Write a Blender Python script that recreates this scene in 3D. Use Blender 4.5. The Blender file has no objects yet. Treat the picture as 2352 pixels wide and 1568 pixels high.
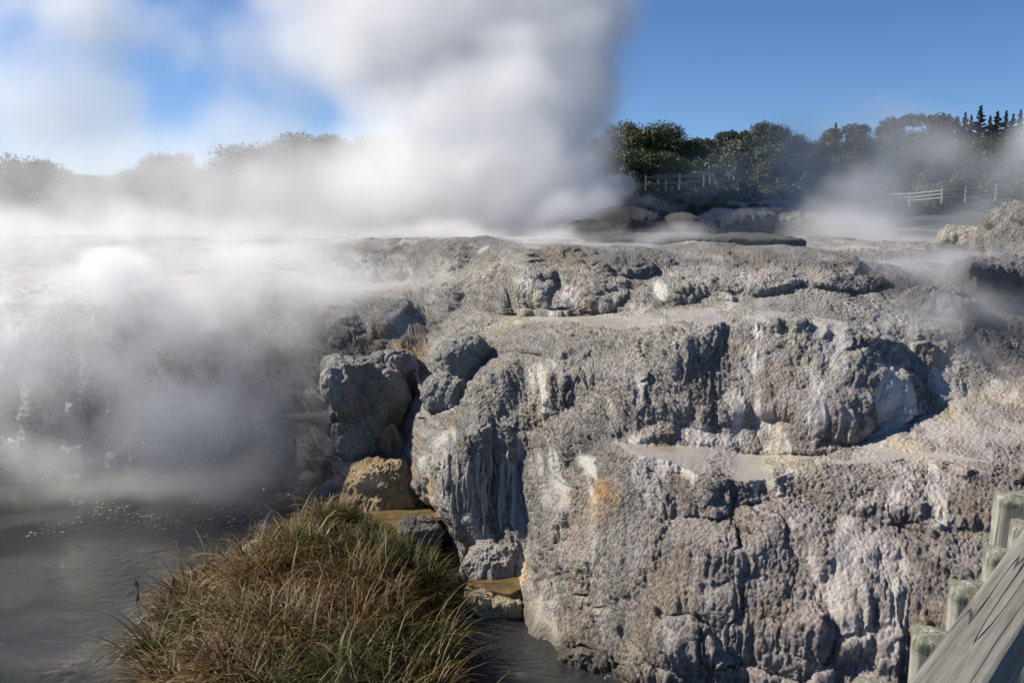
import bpy, math, random
import numpy as np
from mathutils import Vector, Matrix

R = math.radians
SC = bpy.context.scene
COL = SC.collection

# ------------------------------------------------------------------ camera, light, exposure
CAM_Z = 8.0
PITCH = R(9.18)
FOC = 1882.0            # focal length in pixels of a picture 2352 wide
PW, PH = 2352.0, 1568.0
SUN_EL, SUN_AZ = R(38), R(-73)          # azimuth from +Y towards +X (negative = to the left)

cam = bpy.data.cameras.new('camera')
cam.lens = 36.0 * FOC / PW
cam.sensor_width = 36.0
cam.clip_start = 0.05
cam.clip_end = 6000
cam_ob = bpy.data.objects.new('camera', cam)
cam_ob.location = (0, 0, CAM_Z)
cam_ob.rotation_euler = (R(90) - PITCH, 0, 0)
COL.objects.link(cam_ob)
SC.camera = cam_ob

world = bpy.data.worlds.new('World')
SC.world = world
world.use_nodes = True
wn = world.node_tree
sky = wn.nodes.new('ShaderNodeTexSky')
sky.sky_type = 'NISHITA'
sky.sun_disc = False
sky.sun_elevation = SUN_EL
sky.sun_rotation = SUN_AZ
sky.altitude = 1500
sky.air_density = 0.85
sky.dust_density = 0.0
sky.ozone_density = 8.0
wn.links.new(sky.outputs[0], wn.nodes['Background'].inputs[0])
wn.nodes['Background'].inputs[1].default_value = 0.083

sun = bpy.data.lights.new('sun', 'SUN')
sun.energy = 5.0
sun.angle = R(0.5)
sun.color = (1.0, 0.93, 0.82)
sun_ob = bpy.data.objects.new('sun', sun)
to_sun = Vector((math.sin(SUN_AZ) * math.cos(SUN_EL), math.cos(SUN_AZ) * math.cos(SUN_EL), math.sin(SUN_EL)))
sun_ob.rotation_euler = to_sun.to_track_quat('Z', 'Y').to_euler()
sun_ob.location = (-20, 0, 40)
COL.objects.link(sun_ob)

SC.view_settings.view_transform = 'Standard'
SC.view_settings.look = 'None'
SC.view_settings.exposure = 0.48
SC.view_settings.gamma = 1.0
cy = SC.cycles
cy.volume_bounces = 12
cy.max_bounces = 14
cy.diffuse_bounces = 3
cy.glossy_bounces = 3
cy.transparent_max_bounces = 16
cy.use_denoising = True
cy.use_adaptive_sampling = True
cy.adaptive_threshold = 0.02
cy.caustics_reflective = False
cy.caustics_refractive = False

# ------------------------------------------------------------------ picture ray -> place
SP, CP = math.sin(PITCH), math.cos(PITCH)


def WY(px, py, Y):
    """the point at ground distance Y along the ray through picture point (px, py)"""
    x = (np.asarray(px, float) - PW / 2) / FOC
    y = (PH / 2 - np.asarray(py, float)) / FOC
    dy = CP + y * SP
    dz = -SP + y * CP
    t = np.asarray(Y, float) / dy
    return x * t, np.asarray(Y, float) + 0 * t, CAM_Z + dz * t


def WZ(px, py, z):
    x = (np.asarray(px, float) - PW / 2) / FOC
    y = (PH / 2 - np.asarray(py, float)) / FOC
    dy = CP + y * SP
    dz = -SP + y * CP
    t = (z - CAM_Z) / dz
    return x * t, dy * t, CAM_Z + dz * t


# ------------------------------------------------------------------ numpy noise
def _h(i, j, k, seed):
    h = (i.astype(np.uint32) * np.uint32(374761393)) ^ (j.astype(np.uint32) * np.uint32(668265263)) ^ \
        (k.astype(np.uint32) * np.uint32(2147483647 - 9871)) ^ np.uint32((seed * 2654435761 + 12345) & 0xFFFFFFFF)
    h = (h ^ (h >> np.uint32(15))) * np.uint32(2246822519)
    h = (h ^ (h >> np.uint32(13))) * np.uint32(3266489917)
    h = h ^ (h >> np.uint32(16))
    return h.astype(np.float32) * np.float32(1 / 4294967295.0)


def vnoise(x, y, z, seed=0):
    """value noise 0..1"""
    xi, yi, zi = np.floor(x), np.floor(y), np.floor(z)
    fx, fy, fz = (x - xi).astype(np.float32), (y - yi).astype(np.float32), (z - zi).astype(np.float32)
    xi, yi, zi = xi.astype(np.int64) & 0xFFFFFFFF, yi.astype(np.int64) & 0xFFFFFFFF, zi.astype(np.int64) & 0xFFFFFFFF
    u, v, w = (q * q * q * (q * (q * 6 - 15) + 10) for q in (fx, fy, fz))
    r = 0
    for a in (0, 1):
        for b in (0, 1):
            wa = (u if a else 1 - u) * (v if b else 1 - v)
            for c in (0, 1):
                r = r + _h(xi + a, yi + b, zi + c, seed) * wa * (w if c else 1 - w)
    return r


def fbm(x, y, z, oct=4, seed=0, lac=2.03, gain=0.5):
    s, a, n = 0, 1.0, 0
    for o in range(oct):
        s = s + a * (vnoise(x, y, z, seed + o * 17) - 0.5)
        n += a
        a *= gain
        x, y, z = (x * 0.8 - y * 0.6) * lac + 3.1, (x * 0.6 + y * 0.8) * lac + 7.7, z * lac + 1.3
    return s / n * 2


def worley(x, y, z, seed=0):
    """distance to the nearest feature point (F1), and to the second"""
    xi, yi, zi = np.floor(x), np.floor(y), np.floor(z)
    f1 = np.full(x.shape, 9.0, np.float32)
    f2 = np.full(x.shape, 9.0, np.float32)
    for a in (-1, 0, 1):
        for b in (-1, 0, 1):
            for c in (-1, 0, 1):
                I, J, K = ((q.astype(np.int64) + s) & 0xFFFFFFFF for q, s in ((xi, a), (yi, b), (zi, c)))
                px = xi + a + _h(I, J, K, seed)
                py = yi + b + _h(I, J, K, seed + 1)
                pz = zi + c + _h(I, J, K, seed + 2)
                d = ((px - x) ** 2 + (py - y) ** 2 + (pz - z) ** 2).astype(np.float32)
                f2 = np.minimum(f2, np.maximum(f1, d))
                f1 = np.minimum(f1, d)
    return np.sqrt(f1), np.sqrt(f2)


def ss(a, b, x):
    t = np.clip((x - a) / (b - a), 0, 1)
    return t * t * (3 - 2 * t)


def blur(a, k, axis):
    """a small smoothing pass along one axis, k times"""
    for _ in range(k):
        p = np.concatenate([np.take(a, [0], axis), a, np.take(a, [-1], axis)], axis)
        n = a.shape[axis]
        a = (np.take(p, range(0, n), axis) + 2 * a + np.take(p, range(2, n + 2), axis)) * 0.25
    return a


# ------------------------------------------------------------------ object helpers
def tag(o, label=None, cat=None, group=None, kind=None):
    if label: o['label'] = label
    if cat: o['category'] = cat
    if group: o['group'] = group
    if kind: o['kind'] = kind
    return o


def empty(name, loc=(0, 0, 0), rz=0.0):
    o = bpy.data.objects.new(name, None)
    o.empty_display_size = 0.2
    o.location = loc
    o.rotation_euler = (0, 0, rz)
    COL.objects.link(o)
    return o


def mesh_np(name, V, F, mat=None, parent=None, smooth=True, attrs=None, uv=None):
    """V (n,3), F (m,k) with one k"""
    me = bpy.data.meshes.new(name)
    V = np.asarray(V, np.float32)
    F = np.asarray(F, np.int32)
    k = F.shape[1]
    me.vertices.add(len(V))
    me.vertices.foreach_set('co', V.ravel())
    me.loops.add(F.size)
    me.loops.foreach_set('vertex_index', F.ravel())
    me.polygons.add(len(F))
    me.polygons.foreach_set('loop_start', np.arange(0, F.size, k, dtype=np.int32))
    me.polygons.foreach_set('loop_total', np.full(len(F), k, np.int32))
    me.update(calc_edges=True)
    me.polygons.foreach_set('use_smooth', np.full(len(F), bool(smooth)))
    for n, a in (attrs or {}).items():
        a = np.asarray(a, np.float32)
        if a.ndim == 2:
            at = me.color_attributes.new(n, 'FLOAT_COLOR', 'POINT')
            if a.shape[1] == 3:
                a = np.concatenate([a, np.ones((len(a), 1), np.float32)], 1)
            at.data.foreach_set('color', a.ravel())
        else:
            at = me.attributes.new(n, 'FLOAT', 'POINT')
            at.data.foreach_set('value', a)
    if mat: me.materials.append(mat)
    o = bpy.data.objects.new(name, me)
    COL.objects.link(o)
    if parent: o.parent = parent
    return o


def grid_faces(nu, nv):
    i = np.arange(nu * nv).reshape(nu, nv)
    return np.stack([i[:-1, :-1], i[1:, :-1], i[1:, 1:], i[:-1, 1:]], -1).reshape(-1, 4)


def grid_normals(P):
    du = np.gradient(P, axis=0)
    dv = np.gradient(P, axis=1)
    n = np.cross(du, dv)
    n /= np.linalg.norm(n, axis=-1, keepdims=True) + 1e-9
    return n


def new_mat(name):
    m = bpy.data.materials.new(name)
    m.use_nodes = True
    nt = m.node_tree
    return m, nt, nt.nodes['Principled BSDF'], nt.nodes.new, nt.links.new


def ramp(nt, fac, stops):
    n = nt.nodes.new('ShaderNodeValToRGB')
    while len(n.color_ramp.elements) < len(stops): n.color_ramp.elements.new(0.5)
    for e, (p, c) in zip(n.color_ramp.elements, stops):
        e.position = p
        e.color = (*c, 1)
    nt.links.new(fac, n.inputs[0])
    return n.outputs[0]


# ------------------------------------------------------------------ materials
def mat_sinter():
    m, nt, b, N, L = new_mat('sinter')
    col = N('ShaderNodeVertexColor'); col.layer_name = 'col'
    wet = N('ShaderNodeAttribute'); wet.attribute_name = 'wet'
    geo = N('ShaderNodeTexCoord')
    mp = N('ShaderNodeMapping'); mp.inputs['Scale'].default_value = (1, 1, 0.6)
    L(geo.outputs['Object'], mp.inputs[0])
    v = N('ShaderNodeTexVoronoi'); v.inputs['Scale'].default_value = 17
    L(mp.outputs[0], v.inputs['Vector'])
    n = N('ShaderNodeTexNoise'); n.inputs['Scale'].default_value = 60; n.inputs['Detail'].default_value = 6; n.inputs['Roughness'].default_value = 0.7
    L(geo.outputs['Object'], n.inputs['Vector'])
    # fine colour grain: dark nodules, pale film between
    mr = N('ShaderNodeMapRange'); mr.inputs[1].default_value = 0.1; mr.inputs[2].default_value = 0.6
    mr.inputs[3].default_value = 0.66; mr.inputs[4].default_value = 1.38
    L(v.outputs['Distance'], mr.inputs[0])
    dry = N('ShaderNodeMath'); dry.operation = 'SUBTRACT'; dry.inputs[0].default_value = 1.0
    L(wet.outputs['Fac'], dry.inputs[1])
    mx = N('ShaderNodeMix'); mx.data_type = 'FLOAT'; mx.inputs[2].default_value = 1.0
    L(dry.outputs[0], mx.inputs[0]); L(mr.outputs[0], mx.inputs[3])
    n2 = N('ShaderNodeMapRange'); n2.inputs[3].default_value = 0.78; n2.inputs[4].default_value = 1.22
    n2.inputs[1].default_value = 0.3; n2.inputs[2].default_value = 0.7
    L(n.outputs[0], n2.inputs[0])
    mu = N('ShaderNodeMath'); mu.operation = 'MULTIPLY'
    L(mx.outputs[0], mu.inputs[0]); L(n2.outputs[0], mu.inputs[1])
    sc = N('ShaderNodeVectorMath'); sc.operation = 'SCALE'
    L(col.outputs[0], sc.inputs[0]); L(mu.outputs[0], sc.inputs['Scale'])
    L(sc.outputs[0], b.inputs['Base Color'])
    r = N('ShaderNodeMapRange'); r.inputs[3].default_value = 0.58; r.inputs[4].default_value = 0.30
    L(wet.outputs['Fac'], r.inputs[0]); L(r.outputs[0], b.inputs['Roughness'])
    b.inputs['Specular IOR Level'].default_value = 0.5
    # bump
    bh = N('ShaderNodeMath'); bh.operation = 'MULTIPLY_ADD'; bh.inputs[1].default_value = -1.0
    L(v.outputs['Distance'], bh.inputs[0]); L(n.outputs[0], bh.inputs[2])
    bs = N('ShaderNodeMapRange'); bs.inputs[3].default_value = 0.15; bs.inputs[4].default_value = 1.0
    L(dry.outputs[0], bs.inputs[0])
    bp = N('ShaderNodeBump'); bp.inputs['Distance'].default_value = 0.085
    L(bs.outputs[0], bp.inputs['Strength'])
    L(bh.outputs[0], bp.inputs['Height']); L(bp.outputs[0], b.inputs['Normal'])
    return m


def mat_plain(name, c1, c2, scale=6, rough=0.8, bump=0.02, bscale=30, stretch=(1, 1, 1), spec=0.4):
    m, nt, b, N, L = new_mat(name)
    g = N('ShaderNodeTexCoord')
    mp = N('ShaderNodeMapping'); mp.inputs['Scale'].default_value = stretch
    L(g.outputs['Object'], mp.inputs[0])
    n = N('ShaderNodeTexNoise'); n.inputs['Scale'].default_value = scale; n.inputs['Detail'].default_value = 8
    n.inputs['Roughness'].default_value = 0.65
    L(mp.outputs[0], n.inputs['Vector'])
    L(ramp(nt, n.outputs[0], [(0.3, c1), (0.7, c2)]), b.inputs['Base Color'])
    n2 = N('ShaderNodeTexNoise'); n2.inputs['Scale'].default_value = bscale; n2.inputs['Detail'].default_value = 6
    L(mp.outputs[0], n2.inputs['Vector'])
    bp = N('ShaderNodeBump'); bp.inputs['Distance'].default_value = bump
    L(n2.outputs[0], bp.inputs['Height']); L(bp.outputs[0], b.inputs['Normal'])
    b.inputs['Roughness'].default_value = rough
    b.inputs['Specular IOR Level'].default_value = spec
    return m


def mat_vcol(name, rough=0.6, spec=0.4, trans=0.0, gain=1.0):
    m, nt, b, N, L = new_mat(name)
    c = N('ShaderNodeVertexColor'); c.layer_name = 'col'
    L(c.outputs[0], b.inputs['Base Color'])
    b.inputs['Roughness'].default_value = rough
    b.inputs['Specular IOR Level'].default_value = spec
    if trans:
        t = N('ShaderNodeBsdfTranslucent'); L(c.outputs[0], t.inputs[0])
        mx = N('ShaderNodeMixShader'); mx.inputs[0].default_value = trans
        out = nt.nodes['Material Output']
        L(b.outputs[0], mx.inputs[1]); L(t.outputs[0], mx.inputs[2]); L(mx.outputs[0], out.inputs[0])
    return m


def mat_water():
    m, nt, b, N, L = new_mat('river_water')
    b.inputs['Base Color'].default_value = (0.035, 0.036, 0.034, 1)
    b.inputs['Roughness'].default_value = 0.06
    b.inputs['IOR'].default_value = 1.33
    b.inputs['Specular IOR Level'].default_value = 0.8
    g = N('ShaderNodeTexCoord')
    # slow swirl: a noise warps the ripple coordinates
    w = N('ShaderNodeTexNoise'); w.inputs['Scale'].default_value = 0.35; w.inputs['Detail'].default_value = 2
    L(g.outputs['Object'], w.inputs['Vector'])
    wv = N('ShaderNodeVectorMath'); wv.operation = 'MULTIPLY_ADD'; wv.inputs[1].default_value = (1.5, 1.5, 0)
    L(w.outputs['Color'], wv.inputs[0]); L(g.outputs['Object'], wv.inputs[2])
    mp = N('ShaderNodeMapping'); mp.inputs['Scale'].default_value = (0.9, 1.7, 1); mp.inputs['Rotation'].default_value = (0, 0, 0.35)
    L(wv.outputs[0], mp.inputs[0])
    n1 = N('ShaderNodeTexNoise'); n1.inputs['Scale'].default_value = 3.6; n1.inputs['Detail'].default_value = 6; n1.inputs['Roughness'].default_value = 0.6
    L(mp.outputs[0], n1.inputs['Vector'])
    n3 = N('ShaderNodeTexNoise'); n3.inputs['Scale'].default_value = 0.5; n3.inputs['Detail'].default_value = 2
    L(g.outputs['Object'], n3.inputs['Vector'])
    amp = N('ShaderNodeMapRange'); amp.inputs[1].default_value = 0.42; amp.inputs[2].default_value = 0.6
    amp.inputs[3].default_value = 0.22; amp.inputs[4].default_value = 1.0
    L(n3.outputs[0], amp.inputs[0])
    bp = N('ShaderNodeBump'); bp.inputs['Distance'].default_value = 0.3
    L(amp.outputs[0], bp.inputs['Strength'])
    L(n1.outputs[0], bp.inputs['Height']); L(bp.outputs[0], b.inputs['Normal'])
    return m


def mat_wood(name, dark, light, green=0.0, top=None):
    """weathered timber: long grain, splits, lichen tint; grain runs along the object's local Z"""
    m, nt, b, N, L = new_mat(name)
    g = N('ShaderNodeTexCoord')
    mp = N('ShaderNodeMapping'); mp.inputs['Scale'].default_value = (1, 1, 0.05)
    L(g.outputs['Object'], mp.inputs[0])
    n = N('ShaderNodeTexNoise'); n.inputs['Scale'].default_value = 60; n.inputs['Detail'].default_value = 8; n.inputs['Roughness'].default_value = 0.7
    L(mp.outputs[0], n.inputs['Vector'])
    base = ramp(nt, n.outputs[0], [(0.28, dark), (0.62, light)])
    lich = N('ShaderNodeTexNoise'); lich.inputs['Scale'].default_value = 9; lich.inputs['Detail'].default_value = 8; lich.inputs['Roughness'].default_value = 0.75
    L(g.outputs['Object'], lich.inputs['Vector'])
    lm = N('ShaderNodeMapRange'); lm.inputs[1].default_value = 0.54; lm.inputs[2].default_value = 0.66; lm.inputs[4].default_value = green
    sp = N('ShaderNodeSeparateXYZ'); L(g.outputs['Object'], sp.inputs[0])
    zr = N('ShaderNodeMapRange'); zr.inputs[1].default_value = -0.07; zr.inputs[2].default_value = 0.0; zr.inputs[4].default_value = 0.13 if green > 0.5 else 0.0
    L(sp.outputs[2], zr.inputs[0])
    la = N('ShaderNodeMath'); L(lich.outputs[0], la.inputs[0]); L(zr.outputs[0], la.inputs[1])
    L(la.outputs[0], lm.inputs[0])
    mx = N('ShaderNodeMix'); mx.data_type = 'RGBA'
    L(lm.outputs[0], mx.inputs[0]); L(base, mx.inputs[6]); mx.inputs[7].default_value = (0.035, 0.055, 0.018, 1)
    # splits
    mp2 = N('ShaderNodeMapping'); mp2.inputs['Scale'].default_value = (1, 1, 0.04)
    L(g.outputs['Object'], mp2.inputs[0])
    v = N('ShaderNodeTexNoise'); v.inputs['Scale'].default_value = 11; v.inputs['Detail'].default_value = 2; v.inputs['Distortion'].default_value = 0.0
    L(mp2.outputs[0], v.inputs['Vector'])
    s1 = N('ShaderNodeMath'); s1.operation = 'SUBTRACT'; s1.inputs[1].default_value = 0.5
    L(v.outputs[0], s1.inputs[0])
    s2 = N('ShaderNodeMath'); s2.operation = 'ABSOLUTE'
    L(s1.outputs[0], s2.inputs[0])
    sm = N('ShaderNodeMapRange'); sm.inputs[1].default_value = 0.0; sm.inputs[2].default_value = 0.006
    sm.inputs[3].default_value = 0.3; sm.inputs[4].default_value = 1.0
    L(s2.outputs[0], sm.inputs[0])
    sc = N('ShaderNodeVectorMath'); sc.operation = 'SCALE'
    L(mx.outputs[2], sc.inputs[0]); L(sm.outputs[0], sc.inputs['Scale'])
    L(sc.outputs[0], b.inputs['Base Color'])
    h = N('ShaderNodeMath'); h.operation = 'MULTIPLY_ADD'; h.inputs[1].default_value = 0.5
    L(n.outputs[0], h.inputs[0]); L(sm.outputs[0], h.inputs[2])
    bp = N('ShaderNodeBump'); bp.inputs['Distance'].default_value = 0.006
    L(h.outputs[0], bp.inputs['Height']); L(bp.outputs[0], b.inputs['Normal'])
    b.inputs['Roughness'].default_value = 0.85
    return m


M_SINTER = mat_sinter()
M_WATER = mat_water()
M_GRASS = mat_vcol('tussock_grass', 0.5, 0.25, 0.3)
M_LEAF = mat_vcol('tree_leaves', 0.55, 0.4, 0.12)
M_BARK = mat_plain('bark', (0.06, 0.05, 0.04), (0.16, 0.14, 0.12), 8, 0.9, 0.02, 20, (1, 1, 0.3))
M_TWIG = mat_plain('grey_twigs', (0.20, 0.19, 0.17), (0.34, 0.32, 0.29), 8, 0.9, 0.01, 20)
M_SOIL = mat_plain('bank_soil', (0.012, 0.012, 0.006), (0.035, 0.03, 0.015), 5, 0.95, 0.04, 12)
M_LAND = mat_plain('far_ground', (0.035, 0.045, 0.02), (0.10, 0.10, 0.055), 0.35, 0.95, 0.1, 3)
M_DEAD = mat_plain('dead_wood', (0.04, 0.028, 0.02), (0.14, 0.11, 0.085), 9, 0.85, 0.01, 40, (1, 1, 0.3))
M_POST = mat_wood('mossy_post_timber', (0.17, 0.155, 0.12), (0.40, 0.375, 0.315), 0.65)
M_RAIL = mat_wood('weathered_rail_timber', (0.10, 0.095, 0.078), (0.25, 0.238, 0.205), 0.15)
M_FENCE = mat_plain('grey_fence_timber', (0.24, 0.225, 0.205), (0.38, 0.355, 0.32), 6, 0.8, 0.01, 40)
M_FOAM = mat_plain('foam', (0.55, 0.54, 0.5), (0.8, 0.8, 0.76), 30, 0.5, 0.002, 60)

# ------------------------------------------------------------------ the sinter terrace (loft of surveyed lines)
CX = [-300, 200, 550, 700, 745, 830, 930, 985, 1060, 1130, 1190, 1320, 1450, 1600, 1750, 1900, 2050, 2200, 2352, 2650]
LN = [
    # foot of the rock below the water
    ([1125, 1128, 1120, 1112, 1125, 1180, 1190, 1210, 1320, 1370, 1432, 1545, 1610, 1670, 1730, 1800, 1870, 1940, 2010, 2160], None),
    ([1040, 1040, 1035, 1030, 1060, 1110, 1118, 1100, 1200, 1260, 1330, 1400, 1440, 1470, 1500, 1540, 1600, 1650, 1700, 1850],
     [23.6, 23.6, 23.7, 23.6, 22.3, 20.5, 20.2, 18.9, 17.6, 16.9, 16.2, 14.9, 13.6, 12.9, 12.2, 11.6, 11, 10.4, 9.9, 9]),
    ([900, 900, 880, 880, 920, 930, 930, 1035, 1110, 1130, 1180, 1180, 1140, 1160, 1190, 1160, 1160, 1150, 1120, 1100],
     [24.2, 24.2, 24.3, 24.0, 22.7, 22.2, 22.3, 19.3, 17.9, 17.5, 16.9, 15.9, 15.3, 14.6, 14.0, 14.0, 13.8, 13.6, 13.6, 13]),
    ([790, 790, 760, 750, 810, 830, 830, 990, 1000, 985, 1000, 1040, 1045, 1095, 1105, 1070, 1065, 1050, 1050, 1030],
     [25, 25, 25, 24.8, 23.3, 22.6, 22.8, 19.45, 18.4, 18.3, 18.0, 16.7, 15.8, 15, 14.6, 14.9, 14.8, 14.8, 14.6, 14]),
    ([700, 700, 690, 690, 745, 775, 790, 963, 925, 875, 825, 850, 1020, 1030, 1045, 1045, 980, 900, 870, 850],
     [26, 26, 26.2, 26, 24.3, 23.6, 23.0, 19.8, 19.3, 19.6, 19.9, 19.0, 16.6, 16.6, 16.2, 15.9, 16.6, 17.8, 18, 18]),
    ([650, 650, 640, 640, 680, 690, 700, 800, 790, 760, 750, 742, 760, 755, 740, 745, 790, 800, 790, 780],
     [28, 28, 28, 28, 26.5, 26, 25.3, 23, 22.3, 22.3, 21.9, 20.5, 19.5, 19, 19, 19.2, 19.3, 19.5, 20, 20]),
    ([610, 610, 605, 605, 630, 640, 650, 700, 715, 715, 720, 725, 715, 700, 680, 665, 680, 690, 700, 690],
     [31, 31, 31, 31, 29.5, 29, 28, 26, 24.5, 24, 24, 23, 21.8, 21.6, 21.6, 21.8, 22, 22, 22, 22]),
    ([548, 548, 548, 547, 547, 547, 549, 552, 557, 564, 572, 578, 580, 582, 588, 594, 600, 605, 600, 590],
     [36, 36, 36, 36, 35, 34, 33, 31, 28.5, 27, 26, 25, 24.5, 24.5, 24.3, 24, 24.5, 24.5, 26, 26]),
    ([550] * 11 + [548, 547, 547, 547, 549, 551, 553, 555, 555], [42] * 20),
    ([512] * 20, [75] * 20),
]
LW = [0, 150, 175, 190, 190, 180, 120, 130, 70, 40]      # rows spent before each line


def terrace():
    NU = 1500
    px = np.linspace(-700, 3000, NU)
    cx = np.array(CX, float)
    lines = []
    for py, Y in LN:
        p = np.interp(px, cx, py)
        if Y is None:
            x, y, z = WZ(px, p, -0.35)
        else:
            x, y, z = WY(px, p, np.interp(px, cx, Y))
        q = np.stack([x, y, z], 1)
        lines.append(blur(q, 9, 0))
    lines = np.array(lines)                     # (nl, NU, 3)
    rows = []
    for k in range(1, len(lines)):
        n = LW[k]
        t = np.arange(n) / n
        if k == len(lines) - 1: t = np.linspace(0, 1, n)
        rows.append(lines[k - 1][None] * (1 - t)[:, None, None] + lines[k][None] * t[:, None, None])
    P = np.concatenate(rows, 0).transpose(1, 0, 2)   # (NU, NV, 3)
    P = blur(P, 60, 1)
    P = blur(P, 6, 0)
    # slow plan wobble so that the lips wander
    X, Y, Z = P[..., 0], P[..., 1], P[..., 2]
    near = 1 - ss(38, 60, Y)
    P[..., 1] += near * 0.55 * fbm(X * 0.8, Y * 0.35, Z * 0.5, 3, 5)
    P[..., 0] += near * 0.35 * fbm(X * 0.5, Y * 0.5 + 9, Z * 0.7, 3, 9)
    # lobes laid down by the overflowing water: (px, py, Y, half width, half height, depth, bulge)
    ppx = PW / 2 + FOC * X / (Y * CP - (P[..., 2] - CAM_Z) * SP)
    ppy = PH / 2 - FOC * (Y * SP + (P[..., 2] - CAM_Z) * CP) / (Y * CP - (P[..., 2] - CAM_Z) * SP)
    LB = [(1850, 860, 18.3, 2.1, 1.6, 2.4, 0.75), (1600, 850, 18.3, 1.5, 1.6, 2.2, 0.45), (1980, 900, 17.9, 1.2, 0.9, 1.4, 0.3), (1460, 900, 18.3, 1.3, 1.5, 2, 0.35),
          (1320, 665, 25, 2.3, 1.1, 2.6, 0.7), (1180, 660, 26, 1.6, 1.0, 2.6, 0.4), (1700, 640, 23.6, 1.7, 0.7, 2, 0.45), (1560, 650, 24, 1.3, 0.8, 2, 0.35), (1880, 635, 23.5, 1.5, 0.6, 2, 0.4),
          (840, 720, 25.5, 1.6, 1.2, 2.4, 0.6), (980, 690, 26.5, 1.6, 1.0, 2.4, 0.5), (700, 700, 26, 1.4, 1.6, 2.2, 0.5), (900, 600, 31, 2.6, 1.2, 3, 0.8), (1060, 600, 30, 2.0, 1.0, 3, 0.7), (1240, 610, 26.5, 1.9, 0.9, 2.5, 0.6), (760, 600, 32, 2.4, 1.2, 3, 0.7), (1440, 600, 25, 1.6, 0.6, 2, 0.4),
          (1190, 900, 19.3, 1.3, 0.9, 1.6, 0.3), (1100, 1000, 18.5, 1.2, 1.0, 1.6, 0.35), (1300, 850, 20, 1.3, 1.2, 2, 0.4),
          (1400, 1200, 15.2, 1.3, 1.1, 1.8, 0.5), (1330, 1380, 14.8, 1.0, 1.0, 1.6, 0.4), (1600, 1330, 13.4, 1.3, 1.0, 1.8, 0.45), (1850, 1300, 12.9, 1.4, 1.3, 1.8, 0.5),
          (1700, 1480, 12.4, 1.2, 1.0, 1.6, 0.4), (2050, 1350, 12.2, 1.2, 1.2, 1.8, 0.4), (2130, 1120, 14.2, 1.4, 0.5, 1.4, 0.25), (1520, 1500, 12.9, 0.9, 0.9, 1.5, 0.35), (1950, 1120, 14.4, 1.0, 0.5, 1.2, 0.3)]
    push = np.zeros_like(X)
    wA = fbm(X * 0.9, Y * 0.9, P[..., 2] * 0.9, 3, 13)
    for lx, ly, lY, rw, rh, rd, am in LB:
        cx_, cy_, cz_ = WY(lx, ly, lY)
        d2 = ((X - cx_) / rw) ** 2 + ((P[..., 2] - cz_) / rh) ** 2 + ((Y - cy_) / rd) ** 2
        b_ = am * np.sqrt(np.clip(1 - d2 * (1 + 0.35 * wA), 0, 1))
        push = np.maximum(push, b_) + 0.25 * np.minimum(push, b_)
    # the front slope stands proud of the left lobe along a slanting edge
    edge_x = np.interp(ppy, [940, 1000, 1060, 1130, 1280, 1400, 1500], [1560, 1440, 1320, 1255, 1200, 1170, 1160]) + 25 * wA
    push += 0.55 * ss(-15, 45, ppx - edge_x) * ss(940, 1080, ppy) * (1 - ss(1600, 1700, ppx) * 0.6)
    push = blur(blur(push, 12, 0), 12, 1)
    P[..., 1] -= push * 0.85 * near
    P[..., 2] += push * 0.30 * near
    P[..., 2] += near * ss(5.9, 6.4, P[..., 2]) * 0.30 * fbm(X * 0.45, Y * 0.35, X * 0, 4, 17)
    n = grid_normals(P)
    flip = np.sign(n[..., 2].mean())
    n *= flip
    slope = 1 - np.clip(n[..., 2], 0, 1)             # 0 flat, 1 vertical
    steep = ss(0.012, 0.16, slope)
    X, Y, Z = P[..., 0].copy(), P[..., 1].copy(), P[..., 2].copy()
    # coordinates that run with the surface: U across it, S down it
    seg = np.linalg.norm(np.diff(P, axis=1), axis=2)
    S = np.concatenate([np.zeros((P.shape[0], 1)), np.cumsum(seg, 1)], 1)
    U = 17.0 * X / np.maximum(Y, 6) + 0.18 * (S - 6) * (1 - ss(-2, 4, X))
    O0 = np.zeros_like(U)
    wa = 0.45 * fbm(X * 0.7, Y * 0.7, Z * 0.7, 3, 21)
    wb = 0.45 * fbm(X * 0.7, Y * 0.7, Z * 0.7, 3, 22)
    f1, f2 = worley((U + wa) / 1.5, (S + wb) / 2.1, O0 + 0.5, 31)
    m1 = np.sqrt(np.clip(1 - (f1 / 0.98) ** 2, 0, 1))
    f1b, _ = worley((U + wa) / 0.6 + 4, (S - wb) / 0.95, O0 + 0.3, 41)
    m2 = np.sqrt(np.clip(1 - (f1b / 0.95) ** 2, 0, 1))
    rough_zone = ss(-0.25, 0.25, fbm(X * 0.55, Y * 0.55, Z * 0.4, 3, 51) + 0.35)
    d = (0.25 * (m1 - 0.6) * (0.12 + 0.88 * steep) + 0.05 * (m2 - 0.6) * (0.1 + 0.9 * steep))
    d += 0.26 * fbm(X * 0.5, Y * 0.5, Z * 0.5, 3, 61) * (0.2 + 0.8 * steep)
    # small rimstone steps: a saw-tooth profile in height, wandering with the place
    wob = fbm(X * 0.7, Y * 0.7, Z * 0.1, 3, 71) * 0.9
    ph = (Z + wob) / 0.70
    fr = ph - np.floor(ph)
    saw = np.where(fr < 0.85, fr / 0.85, (1 - fr) / 0.15) - 0.5
    stepmask = ss(-0.1, 0.35, fbm(X * 0.35 + 5, Y * 0.35, Z * 0.3, 2, 81)) * steep
    d += 0.15 * saw * stepmask
    P = P + n * (d * near)[..., None]
    # drapery flutes and tongues that hang down the slope
    n = grid_normals(P) * flip
    slp = 1 - np.clip(n[..., 2], 0, 1)
    steep2 = ss(0.05, 0.40, blur(blur(slp, 3, 0), 3, 1))
    Sd = S + 0.15 * fbm(U * 2, S * 0.5, O0, 2, 90)
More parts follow.
